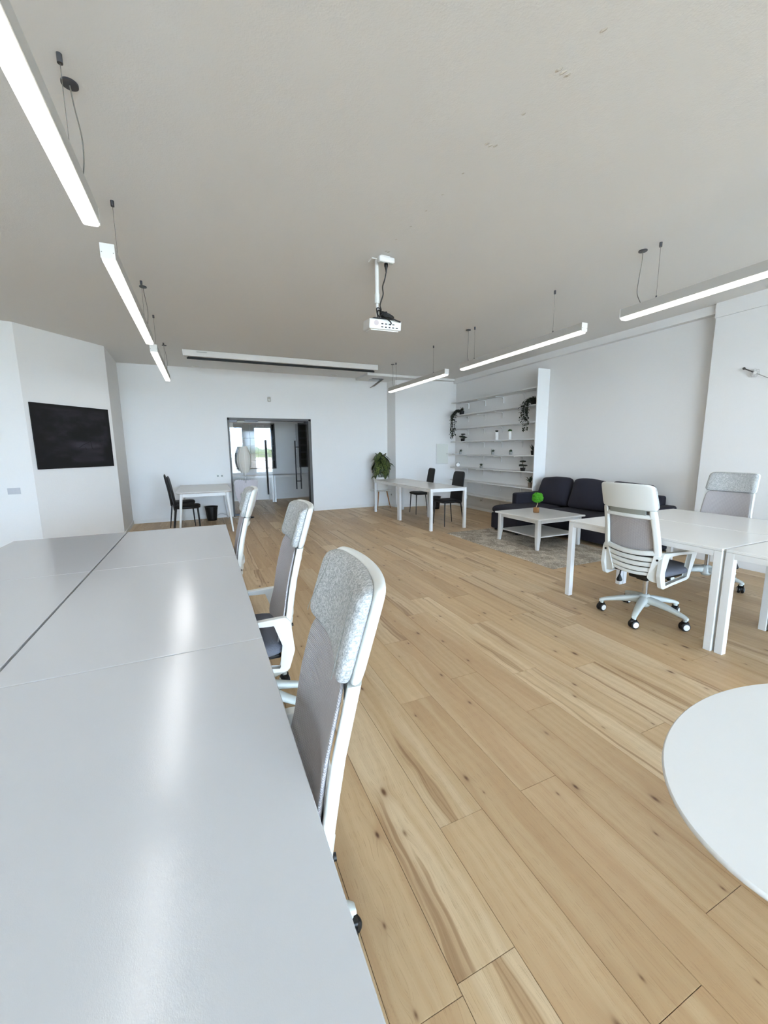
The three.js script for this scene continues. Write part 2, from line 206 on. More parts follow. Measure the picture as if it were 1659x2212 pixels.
// floor of planks
const floor = structGroup('floor', 'light oak laminate plank floor', 'floor');
{
  part('underlay', span(-3.7, 6.1, -0.12, -0.0035, RB - 0.2, BZ + 0.2), std('#3a2a1c', 0.9), floor);
  const kinds = 8, woods = [];
  for (let s = 0; s < kinds; s++) {
    const R = rng(100 + s), streaky = s % 8 < 3, knots = Array.from({ length: streaky ? 2 : 4 }, () => [0.12 + 0.76 * R(), R(), 0.009 + 0.02 * R() * R(), 0.4 + 0.6 * R()]);
    const sc = 0.25 + 0.5 * R(), sd = 500 + s * 31;
    woods.push(tex(288, 2048, (u, v) => {
      const wob = (fbm(u * 2, v * 5, sd, 3, 0, 5) - 0.5) * 0.22; let uu = u + wob, vv = v, kd = 0;
      for (const [ku, kv, kr, ks] of knots) { const dx = (u - ku) * 0.198, dy = (v - kv) * 1.41; const d = Math.hypot(dx, dy * 0.45) / kr; uu += (u > ku ? 1 : -1) * 0.10 * Math.exp(-d * d * 0.35) * ks; const dd = Math.hypot(dx * 1.25, dy * 0.55) / (kr * 0.42); kd = Math.max(kd, ks * Math.exp(-dd * dd) + 0.14 * ks * Math.exp(-d * d * 0.8)); }
      const tone = fbm(uu * 3, vv * 1.5, sd + 1, 3), fine = fbm(uu * 80, vv * 10, sd + 2, 3), pore = vnoise(uu * 220, vv * 26, sd + 7), ring = 0.5 + 0.5 * Math.sin((uu * 26 + fbm(uu * 1.5, vv * 2.2, sd + 3, 3) * 12));
      let c = mixc([212, 188, 152], streaky ? [226, 207, 176] : [201, 173, 136], sm(0.3, 0.7, tone));
      c = mixc(c, [176, 145, 110], 0.15 * ring + 0.22 * (fine - 0.5));
      if (streaky) { const st = fbm((uu - sc) * 5, vv * 1.1, sd + 4, 3), st2 = fbm(uu * 22, vv * 1.6, sd + 5, 2); const m = sm(0.55, 0.72, st) * (0.4 + 0.6 * sm(0.35, 0.6, st2)); c = mixc(c, [150, 118, 84], m * 0.7); }
      else { const hl = sm(0.8, 0.98, ring) * sm(0.52, 0.7, fbm(uu * 3, vv * 6, sd + 6, 2)); c = mixc(c, [206, 178, 140], hl * 0.5); }
      c = mixc(c, [92, 60, 34], Math.min(0.9, kd)); if (pore > 0.82) c = mixc(c, [140, 110, 78], 0.22);
      return c;
    }));
  }
  const mats = []; const rough = tex(64, 256, (u, v) => { const n = 255 * (0.36 + 0.12 * fbm(u * 30, v * 20, 77, 2, 30, 20)); return [n, n, n]; }, false);
  for (let s = 0; s < kinds; s++) for (const t of ['#f9f2e8', '#f2eae0', '#ebe2d6']) mats.push(std(t, 1, { map: woods[s], roughnessMap: rough }));
  const W = 0.1985, X0 = 0.127, LEN = 1.41, ends = { 2: -0.72, 3: -1.125, 4: -1.857, 5: -1.126, 6: -1.95, 7: -1.51, 8: -1.83, 9: -1.14, 10: -1.716, 11: -2.54 };
  const plank = (len, flip) => { // chamfered top, no underside
    const e = 0.0009, hw = W / 2 - 0.0004, hl = len / 2 - 0.0004, dp = 0.002, p = [[-hw + e, 0, -hl + e], [hw - e, 0, -hl + e], [hw - e, 0, hl - e], [-hw + e, 0, hl - e], [-hw, -dp, -hl], [hw, -dp, -hl], [hw, -dp, hl], [-hw, -dp, hl]];
    const q = [[0, 3, 2, 1], [0, 1, 5, 4], [1, 2, 6, 5], [2, 3, 7, 6], [3, 0, 4, 7]], pos = [], uv = [];
    for (const f of q) for (const i of [f[0], f[1], f[2], f[0], f[2], f[3]]) { pos.push(...p[i]); let a = (p[i][0] + W / 2) / W, b = (p[i][2] + len / 2) / LEN; if (flip & 1) a = 1 - a; if (flip & 2) b = 1 - b; uv.push(0.01 + a * 0.98, b); }
    const g = new THREE.BufferGeometry(); g.setAttribute('position', new THREE.Float32BufferAttribute(pos, 3)); g.setAttribute('uv', new THREE.Float32BufferAttribute(uv, 2)); g.computeVertexNormals(); return g;
  };
  const shared = [0, 1, 2, 3].map((f) => plank(LEN, f)), R = rng(11), all = [];
  for (let k = -19; k <= 29; k++) {
    const x = X0 + W * (k + 0.5), off = ends[k] ?? -LEN * R();
    for (let j = -9; j < 7; j++) {
      let z0 = off + j * LEN, z1 = z0 + LEN; z0 = Math.max(z0, RB); z1 = Math.min(z1, BZ + 0.2); if (z1 - z0 < 0.03) continue;
      const v = new THREE.Vector3(), px = []; let seen = true;
      for (const [a, b] of [[-1, z0], [1, z0], [1, z1], [-1, z1]]) { v.set(x + a * W / 2, 0, b).applyMatrix4(camera.matrixWorldInverse); if (v.z > -0.2) { seen = false; break; } px.push([v.x / -v.z, v.y / -v.z]); }
      let area = 0; if (seen) { const cx = px.reduce((s, p) => s + p[0], 0) / 4, cy = px.reduce((s, p) => s + p[1], 0) / 4; if (Math.abs(cx) < 1.1 && cy > -1.6) for (let i = 0; i < 4; i++) { const [a, b] = [px[i], px[(i + 1) % 4]]; area += (a[0] * b[1] - b[0] * a[1]) / 2; } }
      if (x < 0.1 && z1 > -4.0) area = 0; if (z1 < FW && (x < 0.4 || x > 2.8)) area = 0;
      all.push({ x, z0, z1, area: Math.abs(area), m: (Math.floor(R() * kinds) * 3 + Math.floor(R() * 3)) % mats.length, f: Math.floor(R() * 4) });
    }
  }
  all.sort((a, b) => b.area - a.area); const rest = {};
  all.forEach((p, i) => {
    const L = p.z1 - p.z0, g = Math.abs(L - LEN) < 1e-6 ? shared[p.f] : plank(L, p.f);
    if (i < 296 && p.area > 0) part('plank', g, mats[p.m], floor).position.set(p.x, 0, (p.z0 + p.z1) / 2);
    else (rest[p.m % 3] ??= []).push(g.clone().translate(p.x, 0, (p.z0 + p.z1) / 2));
  });
  for (const k of Object.keys(rest)) part('planks_beyond', mergeGeometries(rest[k]), mats[k * 9 + 1], floor).userData.kind = 'stuff';
}
// baseboards
const bb = (name, a, b, label) => struct(name, wallGeo(a, b, 0, 0.07, 0.014, true), M.trim, label, 'baseboard');
bb('baseboard_far', [-1.36, FW], [DX0 - 0.02, FW], 'low white baseboard on far wall left of the door');
bb('baseboard_far_right', [DX1 + 0.02, FW], [4.24, FW], 'low white baseboard on far wall right of the door');
bb('baseboard_far_step', [4.24, FW], [4.29, -8.88], 'low white baseboard on the narrow wall step');
bb('baseboard_corner', [4.29, -8.88], [5.80, -8.565], 'low white baseboard behind the long table');
bb('baseboard_left_return', [-1.31, -7.93], [-1.36, FW], 'low white baseboard on the narrow left wall');
bb('baseboard_left', [-2.11, -6.92], [-1.31, -7.93], 'low white baseboard under the chalkboard');
bb('baseboard_right', [5.80, -8.5], [5.80, -3.0], 'low white baseboard below the shelves');
// room behind the door
struct('wall_back_room', [span(-1.6, 3.2, 0, CE, RB - 0.2, RB)], M.wall, 'pale wall of the small room behind the glass door', 'wall');
struct('wall_back_room_left', span(-1.7, -1.5, 0, CE, RB, FW - 0.2), M.wall, 'left wall of the small room behind the door', 'wall');
struct('wall_back_room_right', span(3.15, 3.35, 0, CE, RB, FW - 0.2), M.wall, 'right wall of the small room behind the door', 'wall');
// glass double door
{
  const g = structGroup('door_1', 'dark framed glass double door, right leaf standing open', 'door', [0, 0, FW]);
  part('door_frame', [span(DX0, DX0 + 0.035, 0, DH, -0.2, 0.012), span(DX1 - 0.06, DX1, 0, DH, -0.2, 0.012), span(DX0, DX1, DH - 0.05, DH, -0.2, 0.012)], M.doorFrame, g);
  const leaf = sub('door_leaf', g, 0, 0, -0.04); leaf.userData.label = 'closed glass leaf with a long black bar handle';
  part('glass_pane', bx(0.845, DH - 0.07, 0.01, DX0 + 0.465, 0.01 + (DH - 0.07) / 2, 0), M.glass, leaf);
  part('bar_handle', [cyl(0.018, 0.018, 0.45, 1.65, 1.29, 0.05), new THREE.CylinderGeometry(0.01, 0.01, 0.06, 12).rotateX(Math.PI / 2).translate(1.29, 0.75, 0.02), new THREE.CylinderGeometry(0.01, 0.01, 0.06, 12).rotateX(Math.PI / 2).translate(1.29, 1.4, 0.02)], M.black, leaf);
  part('patch_fitting', [rspan(DX0 + 0.04, DX0 + 0.2, DH - 0.09, DH - 0.045, -0.02, 0.025)], M.steel, leaf);
  part('closer', [rspan(0.87, 1.15, DH - 0.075, DH - 0.045, 0.005, 0.04)], M.steel, leaf);
  part('patch_fitting', [rspan(DX0 + 0.04, DX0 + 0.2, 0.005, 0.05, -0.02, 0.025)], M.steel, leaf);
  const open = sub('door_leaf', g, DX1 - 0.075, 0, -0.06, 0); open.rotation.y = -1.45; open.userData.label = 'open glass leaf with a black ladder handle';
  part('glass_pane', bx(0.82, DH - 0.07, 0.01, -0.42, 0.01 + (DH - 0.07) / 2, 0), M.glass, open);
  const hp = []; for (const s of [-1, 1]) hp.push(cyl(0.015, 0.015, 0.46, 1.655, -0.72, s * 0.06)); for (const y of [0.66, 1.5]) hp.push(new THREE.CylinderGeometry(0.011, 0.011, 0.12, 12).rotateX(Math.PI / 2).translate(-0.72, y, 0)); part('bar_handle', hp, M.black, open);
  part('patch_fitting', [rspan(-0.16, -0.01, DH - 0.09, DH - 0.045, -0.022, 0.022)], M.steel, open);
}
// dark grilled windows of the back room
function grilled(n, x0, x1, y0, y1, label, paneMat) {
  const g = structGroup(`window_${n}`, label, 'window', [0, 0, RB]);
  part('window_frame', [span(x0 - 0.03, x0, y0 - 0.03, y1 + 0.03, 0, 0.05), span(x1, x1 + 0.03, y0 - 0.03, y1 + 0.03, 0, 0.05), span(x0, x1, y1, y1 + 0.03, 0, 0.05), span(x0, x1, y0 - 0.03, y0, 0, 0.05)], M.black, g);
  part('pane', span(x0, x1, y0, y1, 0.003, 0.01), paneMat, g);
  const bars = []; for (let x = x0 + 0.2; x < x1 - 0.02; x += 0.2) bars.push(span(x - 0.003, x + 0.003, y0, y1, 0.012, 0.018)); for (let y = y0 + 0.21; y < y1 - 0.02; y += 0.21) bars.push(span(x0, x1, y - 0.003, y + 0.003, 0.012, 0.018));
  for (const b of bars) part('glazing_bar', b, std('#5a6066', 0.5), g);
  part('window_sill', rspan(x0 - 0.06, x1 + 0.06, y0 - 0.07, y0 - 0.03, 0, 0.14), M.trim, g);
}
grilled(4, 0.86, 1.92, 0.93, 2.16, 'dark window with thin glazing bars in the room behind the door', std('#0a1018', 0.08));
grilled(5, 2.66, 2.98, 0.95, 2.18, 'narrow olive window at the right of the back room', std('#2c2a1c', 0.2));
// terrace, railing and trees outside the window wall, seen mirrored in the glass door
struct('terrace', span(-10, 14, -0.3, -0.12, BZ + 0.25, 17), std('#b9b2a6', 0.8), 'pale tiled terrace out of view outside the windows, bouncing sunlight inside', 'terrace');  // out of view; made deep so its sunlit tiles bounce light to the ceiling
struct('ground', span(-60, 60, -8.2, -8, 17, 90), std('#7d8a5c', 1), 'green ground below the terrace', 'ground');
{
  const p = thing('terrace_parapet', 'pale terrace parapet wall topped by a dark handrail', 'parapet', [0, -0.12, 16.8]);
  part('parapet_wall', bx(23, 0.95, 0.2, 2, 0.475, 0), std('#c9c4ba', 0.85), p); part('handrail', [rb(23, 0.05, 0.06, 2, 1.2, 0), ...Array.from({ length: 14 }, (_, i) => rb(0.03, 0.25, 0.03, -8 + i * 1.5, 1.07, 0))], M.steel, p);
  const R = rng(8);
  [[-3, 30, 2.6], [4.6, 33, 2.6], [12, 28, 2.6], [0.6, 44, 2.6], [9.4, 46, 3]].forEach(([x, z, r], i) => {
    const t = thing('garden_tree', ['broad green tree beyond the terrace, leftmost', 'round green tree beyond the terrace between two others', 'broad green tree beyond the terrace on the right', 'small distant green tree beyond the terrace', 'tall distant green tree beyond the terrace'][i], 'tree', [x, -8, z], 0, 'trees beyond the terrace');
    part('trunk', loft([{ p: [0, 0, 0], u: [0.3, 0, 0], v: [0, 0, 0.3], n: 2 }, { p: [0.1, 7, 0], u: [0.16, 0, 0], v: [0, 0, 0.16], n: 2 }], 8), M.trunk, t);
    part('crown', Array.from({ length: 7 }, (_, k) => lump(r * (0.45 + 0.25 * R()), k + i * 9, 0.35, 3).translate((R() - 0.5) * r * 1.6, 6.6 + R() * r * 0.7, (R() - 0.5) * r * 1.2)), std(['#4c5a2c', '#5d6534', '#3d4c26'][i % 3], 0.9), t);
  });
}
console.log('structure');
// ================================================================ TABLES AND DESKS
function desk(name, label, x0, x1, z0, z1, h, group, mat = M.desk, th = 0.018) {
  const g = thing(name, label, 'desk', [(x0 + x1) / 2, 0, (z0 + z1) / 2], 0, group), w = x1 - x0 - 0.003, d = z1 - z0 - 0.003, l = 0.048, a = 0.04;
  part('tabletop', rb(w, th, d, 0, h - th / 2, 0, 0.003), mat, g);
  const fy = h - th - a / 2 - 0.001;
  for (const s of [-1, 1]) { part('apron', rb(w - 2 * l, a, 0.022, 0, fy, s * (d / 2 - 0.013), 0.002), M.white, g); part('apron', rb(0.022, a, d - 2 * l, s * (w / 2 - 0.013), fy, 0, 0.002), M.white, g); }
  for (const sx of [-1, 1]) for (const sz of [-1, 1]) part('leg', rb(l, h - th - 0.001, l, sx * (w / 2 - l / 2), (h - th - 0.001) / 2, sz * (d / 2 - l / 2), 0.003), M.white, g);
  return g;
}
const LH = 0.742, lz = [-4.017, -2.762, -1.464, -0.17], LX = [0.155, -0.643, -1.41];
desk('desk', 'white desk nearest the viewer, large in the left foreground', LX[1] + 0.003, LX[0], lz[2], lz[3], LH, 'left desk block');
desk('desk', 'white desk second from the viewer in the right row of the left desk block', LX[1] + 0.003, LX[0], lz[1], lz[2], LH, 'left desk block');
desk('desk', 'white desk at the far end of the right row of the left desk block', LX[1] + 0.003, LX[0], lz[0], lz[1], LH, 'left desk block');
desk('desk', 'white desk at left frame edge, middle of the left row', LX[2], LX[1] - 0.004, lz[1], lz[2], LH, 'left desk block');
desk('desk', 'white desk below the chalkboard at the far end of the left row', LX[2], LX[1] - 0.004, lz[0], lz[1], LH, 'left desk block');
desk('desk', 'white glossy desk right behind the office chair seen from its back', 3.155, 3.94, -2.725, -1.468, 0.74, 'right desk block', M.whiteGloss);
desk('desk', 'white glossy desk in front of the office chair that faces the viewer', 3.945, 4.76, -2.725, -1.468, 0.74, 'right desk block', M.whiteGloss);
desk('desk', 'white glossy desk cut off by right frame edge, with a front leg in view', 3.165, 3.945, -1.455, -0.2, 0.74, 'right desk block', M.whiteGloss);
desk('desk', 'white glossy desk at right frame edge, farther row', 3.95, 4.76, -1.455, -0.2, 0.74, 'right desk block', M.whiteGloss);
desk('work_table', 'white square-legged table with two black chairs, half nearer the rug', 3.53, 4.28, -7.195, -5.93, 0.74, 'long table of two', M.whiteGloss);
desk('work_table', 'white square-legged table half nearer the potted plant', 3.53, 4.28, -8.465, -7.2, 0.74, 'long table of two', M.whiteGloss);
{ // dining table with splayed legs
  const g = thing('dining_table', 'white dining table with slanted round legs beside the door', 'table', [-0.02, 0, -8.36]);
  const w = 0.9, d = 1.7, h = 0.735;
  part('tabletop', [loft([{ p: [0, h - 0.028, 0], u: [w / 2 - 0.03, 0, 0], v: [0, 0, -d / 2 + 0.03], n: 40 }, { p: [0, h - 0.01, 0], u: [w / 2, 0, 0], v: [0, 0, -d / 2], n: 40 }, { p: [0, h, 0], u: [w / 2 - 0.002, 0, 0], v: [0, 0, -d / 2 + 0.002], n: 40 }], 48)], M.whiteGloss, g);
  for (const s of [-1, 1]) { part('apron', rb(w - 0.2, 0.06, 0.022, 0, h - 0.06, s * (d / 2 - 0.1)), M.white, g); part('apron', rb(0.022, 0.06, d - 0.22, s * (w / 2 - 0.1), h - 0.06, 0), M.white, g); }
  for (const sx of [-1, 1]) for (const sz of [-1, 1]) part('leg', loft([{ p: [sx * (w / 2 - 0.025), 0, sz * (d / 2 - 0.03)], u: [0.014, 0, 0], v: [0, 0, -0.014], n: 2.2 }, { p: [sx * (w / 2 - 0.085), h - 0.03, sz * (d / 2 - 0.1)], u: [0.026, 0, 0], v: [0, 0, -0.026], n: 2.2 }], 16), M.white, g);
}
{ // low square coffee table
  const g = thing('coffee_table', 'white square coffee table with a lower shelf on the rug', 'coffee table', [4.545, 0.0155, -4.48]), h = 0.4445, w = 0.9, l = 0.06;
  part('tabletop', rb(w, 0.024, w, 0, h - 0.012, 0, 0.006), M.whiteGloss, g);
  for (const s of [-1, 1]) { part('apron', rb(w - 0.2, 0.05, 0.02, 0, h - 0.05, s * 0.395), M.white, g); part('apron', rb(0.02, 0.05, w - 0.2, s * 0.395, h - 0.05, 0), M.white, g); }
  part('shelf', rb(0.75, 0.018, 0.75, 0, 0.17, 0), M.white, g);
  for (const sx of [-1, 1]) for (const sz of [-1, 1]) part('leg', loft([[0, 0.02], [0.13, 0.028], [0.19, 0.03], [h - 0.025, 0.03]].map(([y, r]) => ({ p: [sx * (0.385 + (0.03 - r)), y, sz * (0.385 + (0.03 - r))], u: [r, 0, 0], v: [0, 0, -r], n: 14 })), 24), M.white, g);
}
{ // oval low table at right edge
  const g = thing('oval_table', 'white oval low table cut off by the right frame edge', 'table', [1.755, 0, -0.375]), h = 0.45, a = 0.695, b = 0.432;
  part('tabletop', loft([[h - 0.022, -0.014], [h - 0.016, -0.004], [h - 0.008, 0], [h - 0.002, -0.002], [h, -0.005]].map(([y, e]) => ({ p: [0, y, 0], u: [a + e, 0, 0], v: [0, 0, -b - e], n: 2 })), 96), M.white, g);
  part('under_frame', rb(0.5, 0.03, 0.3, 0.02, h - 0.038, 0), M.white, g);
  for (const sx of [-1, 1]) for (const sz of [-1, 1]) part('leg', loft([{ p: [0.03 + sx * 0.15, 0, sz * 0.14], u: [0.014, 0, 0], v: [0, 0, -0.014], n: 2 }, { p: [0.03 + sx * 0.2, h - 0.03, sz * 0.12], u: [0.024, 0, 0], v: [0, 0, -0.024], n: 2 }], 14), M.woodLeg, g);
}
console.log('tables');
// ================================================================ OFFICE CHAIR (faces +z)
const curve1 = (pts) => (y) => { if (y <= pts[0][0]) return pts[0][1]; for (let i = 0; i + 1 < pts.length; i++) if (y <= pts[i + 1][0]) { const t = (y - pts[i][0]) / (pts[i + 1][0] - pts[i][0]); return pts[i][1] + (pts[i + 1][1] - pts[i][1]) * t; } return pts[pts.length - 1][1]; };
const zb = curve1([[0.40, -0.215], [0.50, -0.228], [0.62, -0.25], [0.78, -0.275], [0.95, -0.315], [1.15, -0.375]]);
const bent = (dz, k = 0.75) => (x, y, z) => [x, y, zb(y) + k * x * x + z + dz];
function officeChair(label, pos, turn) {
  const g = thing('office_chair', label, 'chair', pos, turn, 'white office chairs with grey mesh backs');
  part('headrest_shell', pillow(0.438, 0.206, 0.03, { n: 9, edge: 20, nx: 24, ny: 14, deform: (x, y, z) => bent(-0.01)(x * (1 - 0.22 * y), y + 1.05, z) }), M.plastic, g);
  const pad = part('headrest_pad', pillow(0.428, 0.198, 0.056, { n: 8, edge: 9, nx: 28, ny: 18, front: 1.2, back: 0.5, uvs: [1, 0.47], deform: (x, y, z) => bent(0.012)(x * (1 - 0.22 * y), y + 1.05, z) }), M.felt, g);
  for (const s of [-1, 1]) part('seam', tube(Array.from({ length: 9 }, (_, i) => { const y = -0.083 + i * 0.0205, x = s * (0.165 + 0.022 * Math.cos(i / 8 * Math.PI)) * (1 - 0.22 * y); return bent(0.0452)(x, y + 1.05, 0); }), 0.0008, 18, 5), M.darkGrey, pad);
  // frame ring with lumbar slots
  const bar = (w, yc, hh, sag, dz = -0.009) => loft(Array.from({ length: 17 }, (_, k) => { const x = -w + 2 * w * k / 16; return { p: bent(dz)(x, yc + sag * (x / w) ** 2, 0), u: [0, hh, 0], v: [0, 0, 0.014], n: 9 }; }), 20);
  const post = (q) => loft([[0.585, 0.205, 0.018], [0.6, 0.207, 0.021], [0.64, 0.208, 0.021], [0.72, 0.204, 0.0205], [0.8, 0.199, 0.02], [0.88, 0.194, 0.021], [0.93, 0.191, 0.021], [0.952, 0.19, 0.018]].map(([y, x, a]) => ({ p: bent(-0.009)(q * x, y, 0), u: [a, 0, q * a * 0.3], v: [0, 0, -0.015], n: 7 })), 18);
  part('back_frame', join([bar(0.19, 0.902, 0.017, 0), bar(0.195, 0.603, 0.019, 0.022), post(-1), post(1)]), M.plastic, g);
  [0.557, 0.513, 0.469, 0.432].forEach((yc, i) => { const w = 0.205 - 0.014 * i, hh = i < 3 ? 0.0172 : 0.0125; part('lumbar_bar', loft(Array.from({ length: 15 }, (_, k) => { const x = -w + 2 * w * k / 14, y = yc + 0.015 * (x / w) ** 2, p = bent(-0.012)(x, y, 0); return { p, u: [0, hh, 0], v: [0, 0, 0.008], n: 14 }; }), 20), M.plastic, g); });
  part('slot_shade_sheet', warp(new THREE.BoxGeometry(0.35, 0.17, 0.004, 16, 6, 1), (x, y, z) => bent(0.004)(x * (1 + y * 0.5), y + 0.505, z)), M.black, g);  // thin black sheet added so the slots between the bars look shaded
  part('headrest_bracket', warp(new THREE.BoxGeometry(0.29, 0.06, 0.012, 16, 2, 1), (x, y, z) => bent(-0.016)(x, y + 0.945, z)), M.darkGrey, g);
  part('mesh_panel', pillow(0.415, 0.48, 0.014, { n: 10, edge: 14, nx: 18, ny: 20, uvs: [1, 1.4], deform: (x, y, z) => bent(0.017 + (y < -0.1 ? (-0.1 - y) * 0.1 : 0))(x * (1.03 - 0.09 * y / 0.33 - (y < -0.16 ? (-0.16 - y) * 0.6 : 0)), y + 0.712, z) }), M.mesh, g);
  part('seat', flat(pillow(0.49, 0.47, 0.08, { n: 5, edge: 7, nx: 20, ny: 20, back: 0.8, uvs: [1.5, 1.5] })).translate(0, 0.452, 0.015), M.seatFabric, g);
  part('seat_pan', rb(0.4, 0.025, 0.38, 0, 0.412, 0.01, 0.01), M.black, g);
  for (const s of [-1, 1]) {
    const o = roundPoly([[-0.228, 0.60], [-0.205, 0.63], [-0.05, 0.623], [0.206, 0.613], [0.2, 0.582], [0.13, 0.398], [0.104, 0.384], [-0.09, 0.362], [-0.188, 0.347], [-0.212, 0.36], [-0.242, 0.455]], 0.009, 3), hl = roundPoly([[-0.15, 0.6], [-0.04, 0.604], [0.138, 0.596], [0.096, 0.406], [-0.09, 0.382], [-0.168, 0.368], [-0.198, 0.455]], 0.006, 3);
    const loop = extrude(shape(o, [hl]), 0.034, 0.004).rotateY(-Math.PI / 2).translate(s * 0.233 + 0.017, 0, 0);
    const br = warp(extrude(shape(roundPoly([[0.14, 0.42], [0.16, 0.395], [0.247, 0.38], [0.247, 0.60], [0.19, 0.61]], 0.01)), 0.03, 0.004), (x, y, z) => { const q = bent(-0.027)(x, y, z); return [s * q[0], q[1], q[2]]; });
    if (s < 0) { const ix = br.index, p = br.attributes.position; if (!ix) for (let i = 0; i < p.count; i += 3) { const a = [p.getX(i), p.getY(i), p.getZ(i)]; p.setXYZ(i, p.getX(i + 1), p.getY(i + 1), p.getZ(i + 1)); p.setXYZ(i + 1, ...a); } br.computeVertexNormals(); }
    const arm = part('armrest', join([loop, br]), M.plastic, g);
    part('bolt', place(cyl(0.008, 0.008, 0, 0.006, 0, 0, 14), s * 0.215, 0.575, zb(0.575) + 0.75 * 0.046 - 0.029, -Math.PI / 2), M.black, arm);
  }
  part('tilt_mechanism', [rb(0.16, 0.05, 0.24, 0, 0.378, 0, 0.012), rb(0.09, 0.03, 0.1, 0, 0.345, -0.02, 0.01)], M.black, g);
  part('lever', [tube([[0.07, 0.37, 0.03], [0.2, 0.365, 0.03], [0.245, 0.34, 0.03], [0.255, 0.29, 0.03]], 0.006, 16), lathe([[0, -0.03], [0.02, -0.026], [0.024, -0.012], [0.012, 0.02], [0.006, 0.035], [0, 0.036]], 14).translate(0.256, 0.26, 0.03)], M.black, g);
  part('gas_lift', cyl(0.022, 0.022, 0.19, 0.36), M.chrome, g);
  part('hub', lathe([[0, 0.095], [0.036, 0.095], [0.052, 0.12], [0.05, 0.165], [0.034, 0.2], [0, 0.201]], 24), M.plasticGrey, g);
  const leg = join([loft([[0.02, 0.155, 0.034, 0.034], [0.09, 0.152, 0.032, 0.028], [0.19, 0.136, 0.027, 0.021], [0.28, 0.114, 0.022, 0.016], [0.315, 0.104, 0.02, 0.014], [0.333, 0.096, 0.014, 0.01]].map(([r, y, a, b]) => ({ p: [r, y, 0], u: [0, 0, a], v: [0, b, 0], n: 3.2 })), 16), cyl(0.014, 0.017, 0.066, 0.1, 0.313, 0, 14)]);
  const wheel = new THREE.LatheGeometry([[0, -0.01], [0.022, -0.01], [0.028, -0.006], [0.029, 0], [0.028, 0.006], [0.022, 0.01], [0, 0.01]].map((p) => new THREE.Vector2(...p)), 22).rotateX(Math.PI / 2);
  const cap = lathe([[0.0195, 0], [0.019, 0.0025], [0, 0.004]], 20);
  for (let i = 0; i < 5; i++) {
    const a = i * Math.PI * 2 / 5; part('base_leg', leg, M.plasticGrey, g).rotation.y = a;
    const c = sub('caster', g, 0, 0, 0, a); const off = 0.313, yaw = 0.5 + i * 1.7;
    const w = new THREE.Matrix4().makeRotationY(yaw).scale(new THREE.Vector3(1.2, 1.2, 1.1)).setPosition(off, 0.0349, 0);
    part('wheel', join([wheel.clone().translate(0, 0, 0.014), wheel.clone().translate(0, 0, -0.014), loft([{ p: [-0.026, 0.01, 0], u: [0, 0.01, 0], v: [0, 0, 0.006], n: 3 }, { p: [0, 0.036, 0], u: [0.012, 0.002, 0], v: [0, 0, 0.022], n: 3 }, { p: [0.026, 0.016, 0], u: [0, 0.012, 0], v: [0, 0, 0.006], n: 3 }], 12)].map((q) => q.applyMatrix4(w))), M.black, c);
    for (const q of [1, -1]) part('hub_cap', cap.clone().rotateX(q * Math.PI / 2).translate(0, 0, q * 0.024).applyMatrix4(w), M.whitePot, c);
  }
  return g;
}
const turnBase = (c, d) => c.children.forEach((o) => { if (/base_leg|caster/.test(o.name)) o.rotation.y += d; });
{
  const a = officeChair('white office chair seen from its back at the right desks', [3.322, 0, -2.055], Math.PI / 2); turnBase(a, (-14.5 * Math.PI / 180) - Math.PI / 2);
  const b = copy(a, 'white office chair beyond the right desks, headrest pad facing the viewer', [4.72, 0, -2.32], -Math.PI / 2 + 0.04);
  const n = copy(a, 'large white office chair nearest the viewer at the left desks', [-0.02, 0, -0.95], -Math.PI / 2 - 0.11);
  const m = copy(a, 'white office chair in the middle of the three at the left desks', [0.118, 0, -2.13], -Math.PI / 2 - 0.05);
  const f = copy(a, 'white office chair farthest along the left desks, seen nearly edge-on', [-0.03, 0, -3.205], -Math.PI / 2 - 0.05);
  turnBase(b, 0.5); turnBase(n, 0.3); turnBase(m, 0.9); turnBase(f, 0.1);
  part('headrest_hook', [rb(0.03, 0.05, 0.03, 0, 0.94, -0.335, 0.008)], M.black, m);
}
console.log('office chairs');
// ================================================================ BLACK CHAIRS (face +z)
function blackChair(label, pos, turn) {
  const g = thing('dining_chair', label, 'chair', pos, turn, 'black padded dining chairs');
  part('seat', flat(pillow(0.41, 0.42, 0.06, { n: 6, edge: 7 })).translate(0, 0.455, 0.02), M.blackLeather, g);
  part('backrest', pillow(0.38, 0.6, 0.035, { n: 9, edge: 10, nx: 14, ny: 18, deform: (x, y, z) => [x * (1 - 0.16 * (y + 0.3)), y + 0.70, z - 0.185 - 0.17 * Math.max(0, y + 0.22) ** 1.25] }), M.blackLeather, g);
  for (const sx of [-1, 1]) for (const sz of [-1, 1]) part('leg', loft([{ p: [sx * 0.19, 0, sz > 0 ? 0.2 : -0.23], u: [0.007, 0, 0], v: [0, 0, -0.007], n: 2 }, { p: [sx * 0.165, 0.44, sz > 0 ? 0.18 : -0.17], u: [0.013, 0, 0], v: [0, 0, -0.013], n: 2 }], 12), M.black, g);
  return g;
}
{
  const a = blackChair('black dining chair at the long table, nearer the rug', [4.17, 0, -6.37], -Math.PI / 2 + 0.03);
  copy(a, 'black dining chair at the long table, farther from the rug', [4.40, 0, -7.80], -Math.PI / 2 - 0.12);
  copy(a, 'front black dining chair tucked under the table left of the door', [-0.33, 0, -7.92], Math.PI / 2);
  copy(a, 'rear black dining chair tucked under the table left of the door', [-0.43, 0, -8.62], Math.PI / 2 + 0.05);
}
